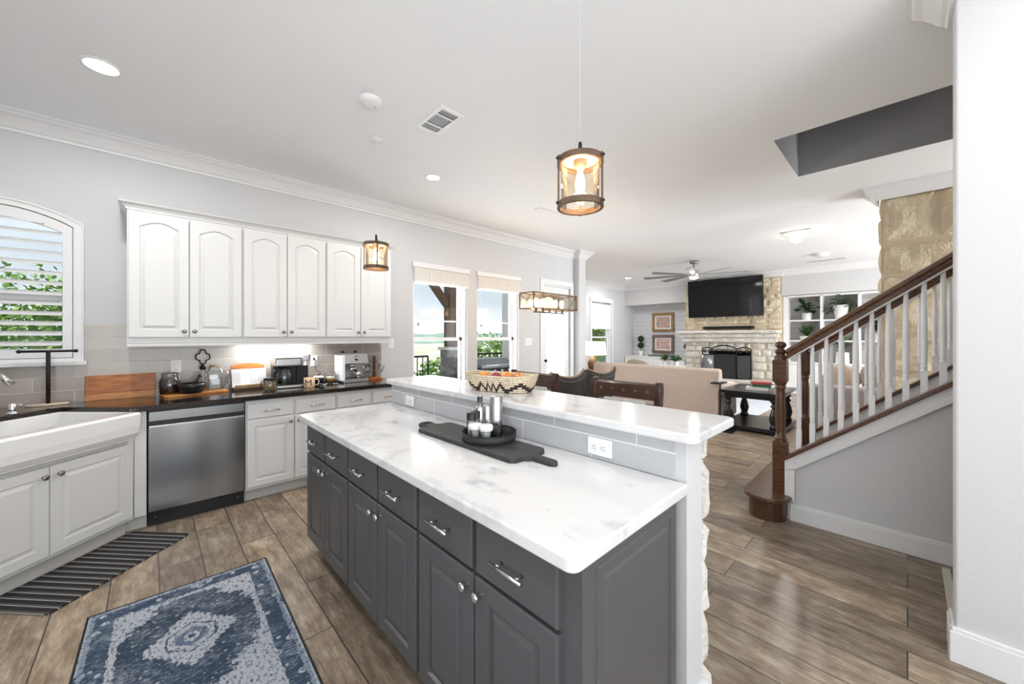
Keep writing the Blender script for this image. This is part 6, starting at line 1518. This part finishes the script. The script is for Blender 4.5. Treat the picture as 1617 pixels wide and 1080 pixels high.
# ------------------------------------------------------------------ outside
struct('patio_deck', MB().box(-2, 12, 4.73, 7.35, -.25, -.05), M['concrete'])
def railing(x0, x1, y, label):
    t = thing('balcony_railing', label, 'railing', ((x0 + x1) / 2, y, -.05))
    MB().box(x0, x1, y - .02, y + .02, .97, 1.01).build('top_rail', M['matte'], t, world=True); MB().box(x0, x1, y - .015, y + .015, .05, .08).build('bottom_rail', M['matte'], t, world=True)
    n = int((x1 - x0) / .12)
    for i in range(n + 1):
        x = x0 + (x1 - x0) * i / n; w = .016 if 0 < i < n else .028; MB().box(x - w / 2, x + w / 2, y - w / 2, y + w / 2, -.05 if i in (0, n) else .08, .98).build('picket', M['matte'], t, world=True)
railing(2.9, 4.30, 7.1, 'black metal balcony railing seen through the left kitchen window')
railing(5.3, 8.6, 7.1, 'black metal balcony railing behind the grill')
t = thing('patio_post', 'brown timber patio post on a dark brick pier outside the left kitchen window', 'post', (4.84, 7.0, -.05))
MB().box(4.72, 4.96, 6.88, 7.12, 1.15, 3.1).build('post', M['darkwood'], t, world=True); MB().box(4.66, 5.02, 6.82, 7.18, -.05, 1.15).build('brick_pier', M['brick'], t, world=True, bevel=.006)
MB().box(4.62, 5.06, 6.78, 7.22, 1.12, 1.18).build('pier_cap', M['concrete'], t, world=True)
MB().box(2.0, 9.0, 6.92, 7.08, 2.95, 3.2).build('beam', M['darkwood'], t, world=True)
MB().beam((4.72, 7.0, 2.1), (4.0, 7.0, 2.95), .12, .14).build('brace', M['darkwood'], t, world=True)
t = thing('gas_grill', 'grey covered gas grill outside the right kitchen window', 'grill', (5.25, 6.2, -.05))
mb = MB(); mb.prismx([(-.28, .80), (-.28, .88), (-.12, 1.0), (.2, 1.0), (.28, .88), (.28, .80)], -.42, .42); mb.build('lid', M['grillm'], t, bevel=.02)
MB().box(-.72, .72, -.28, .28, .70, .80).build('control_panel', M['black'], t, bevel=.01); MB().box(-.4, .4, -.25, .25, .0, .70).build('cart', M['black'], t)
for i in range(4):
    mb = MB(); mb.cyl((-.3 + .2 * i, -.28, .75), (-.3 + .2 * i, -.32, .75), .03); mb.build('control_knob', M['nickel'], t)
mb = MB(); mb.cyl((-.36, -.33, .87), (.36, -.33, .87), .012); mb.build('lid_handle', M['chrome'], t)
def tree(name, label, c, rad, n, leaf, m, seed, trunk=True, gz=-4.0):
    t = thing(name, label, 'tree', (c[0], c[1], gz)); rr = random.Random(seed); vs = []; fs = []
    blobs = [(Vector((rr.uniform(-.6, .6) * rad[0], rr.uniform(-.6, .6) * rad[1], rr.uniform(-.6, .6) * rad[2])), rr.uniform(.3, .5)) for _ in range(14)]
    C = Vector((0, 0, c[2] - gz))
    for i in range(n):
        b, s_ = blobs[rr.randrange(14)]
        d = Vector((rr.gauss(0, 1), rr.gauss(0, 1), rr.gauss(0, 1))).normalized() * rr.uniform(.6, 1) * s_
        p = C + b + Vector((d.x * rad[0], d.y * rad[1], d.z * rad[2]))
        e1 = Vector((rr.uniform(-1, 1), rr.uniform(-1, 1), rr.uniform(-1, 1))).normalized() * leaf; e2 = e1.cross(Vector((rr.random(), rr.random(), 1))).normalized() * leaf * .6
        k = len(vs); vs += [p - e1, p + e2, p + e1, p - e2]; fs.append((k, k + 1, k + 2, k + 3))
    MB().add(vs, fs).build('crown', M[m], t)
    mb = MB(); mb.tube([(0, 0, 0), (.1, 0, (c[2] - gz) * .5), (0, 0, c[2] - gz)], .15, 8); mb.build('trunk', M['darkwood'], t)
tree('broadleaf_tree', 'bright green leafy tree seen through the right kitchen window', (10.4, 12.3, -.5), (3.6, 3.2, 2.0), 12000, .09, 'leafb', 31)
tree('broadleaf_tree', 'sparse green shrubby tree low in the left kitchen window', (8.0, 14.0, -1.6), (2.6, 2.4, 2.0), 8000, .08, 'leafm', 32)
tree('broadleaf_tree', 'green tree outside the living room window', (16.8, 11.0, 1.2), (3.4, 3.0, 3.0), 9000, .11, 'leafb', 33)
tree('broadleaf_tree', 'dense leafy tree outside the shuttered window, upper part bright', (-1.6, 10.0, .9), (3.6, 2.4, 2.0), 16000, .055, 'leafb', 34)
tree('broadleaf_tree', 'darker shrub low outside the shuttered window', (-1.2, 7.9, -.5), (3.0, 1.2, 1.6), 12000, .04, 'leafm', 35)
g = MB(); rr = random.Random(2); n = 40; vs = []; fs = []
for j in range(n + 1):
    for i in range(n + 1):
        x = -150 + 450 * i / n; y = 7.6 + 400 * (j / n) ** 2; vs.append((x, y, -4.0 - 2 * min(1, (y - 7.6) / 60) + 1.0 * noise.noise(Vector((x * .05, y * .05, 0)))))
for j in range(n):
    for i in range(n): a = j * (n + 1) + i; fs.append((a, a + 1, a + n + 2, a + n + 1))
struct('ground', g.add(vs, fs, True), M['ground'])
hm = MB(); vs = []; fs = []; n = 120
for j, (yy, zz) in enumerate(((300, -7), (318, 2.0), (380, 4.2), (400, -10))):
    for i in range(n + 1):
        x = -260 + 760 * i / n; vs.append((x, yy, zz + (2.2 * noise.noise(Vector((x * .02, j * 3, 0))) + .9 * noise.noise(Vector((x * .12, j * 3, 5))) if 0 < j < 3 else 0)))
for j in range(3):
    for i in range(n): a = j * (n + 1) + i; fs.append((a, a + 1, a + n + 2, a + n + 1))
struct('hills', hm.add(vs, fs, True), M['hill'])
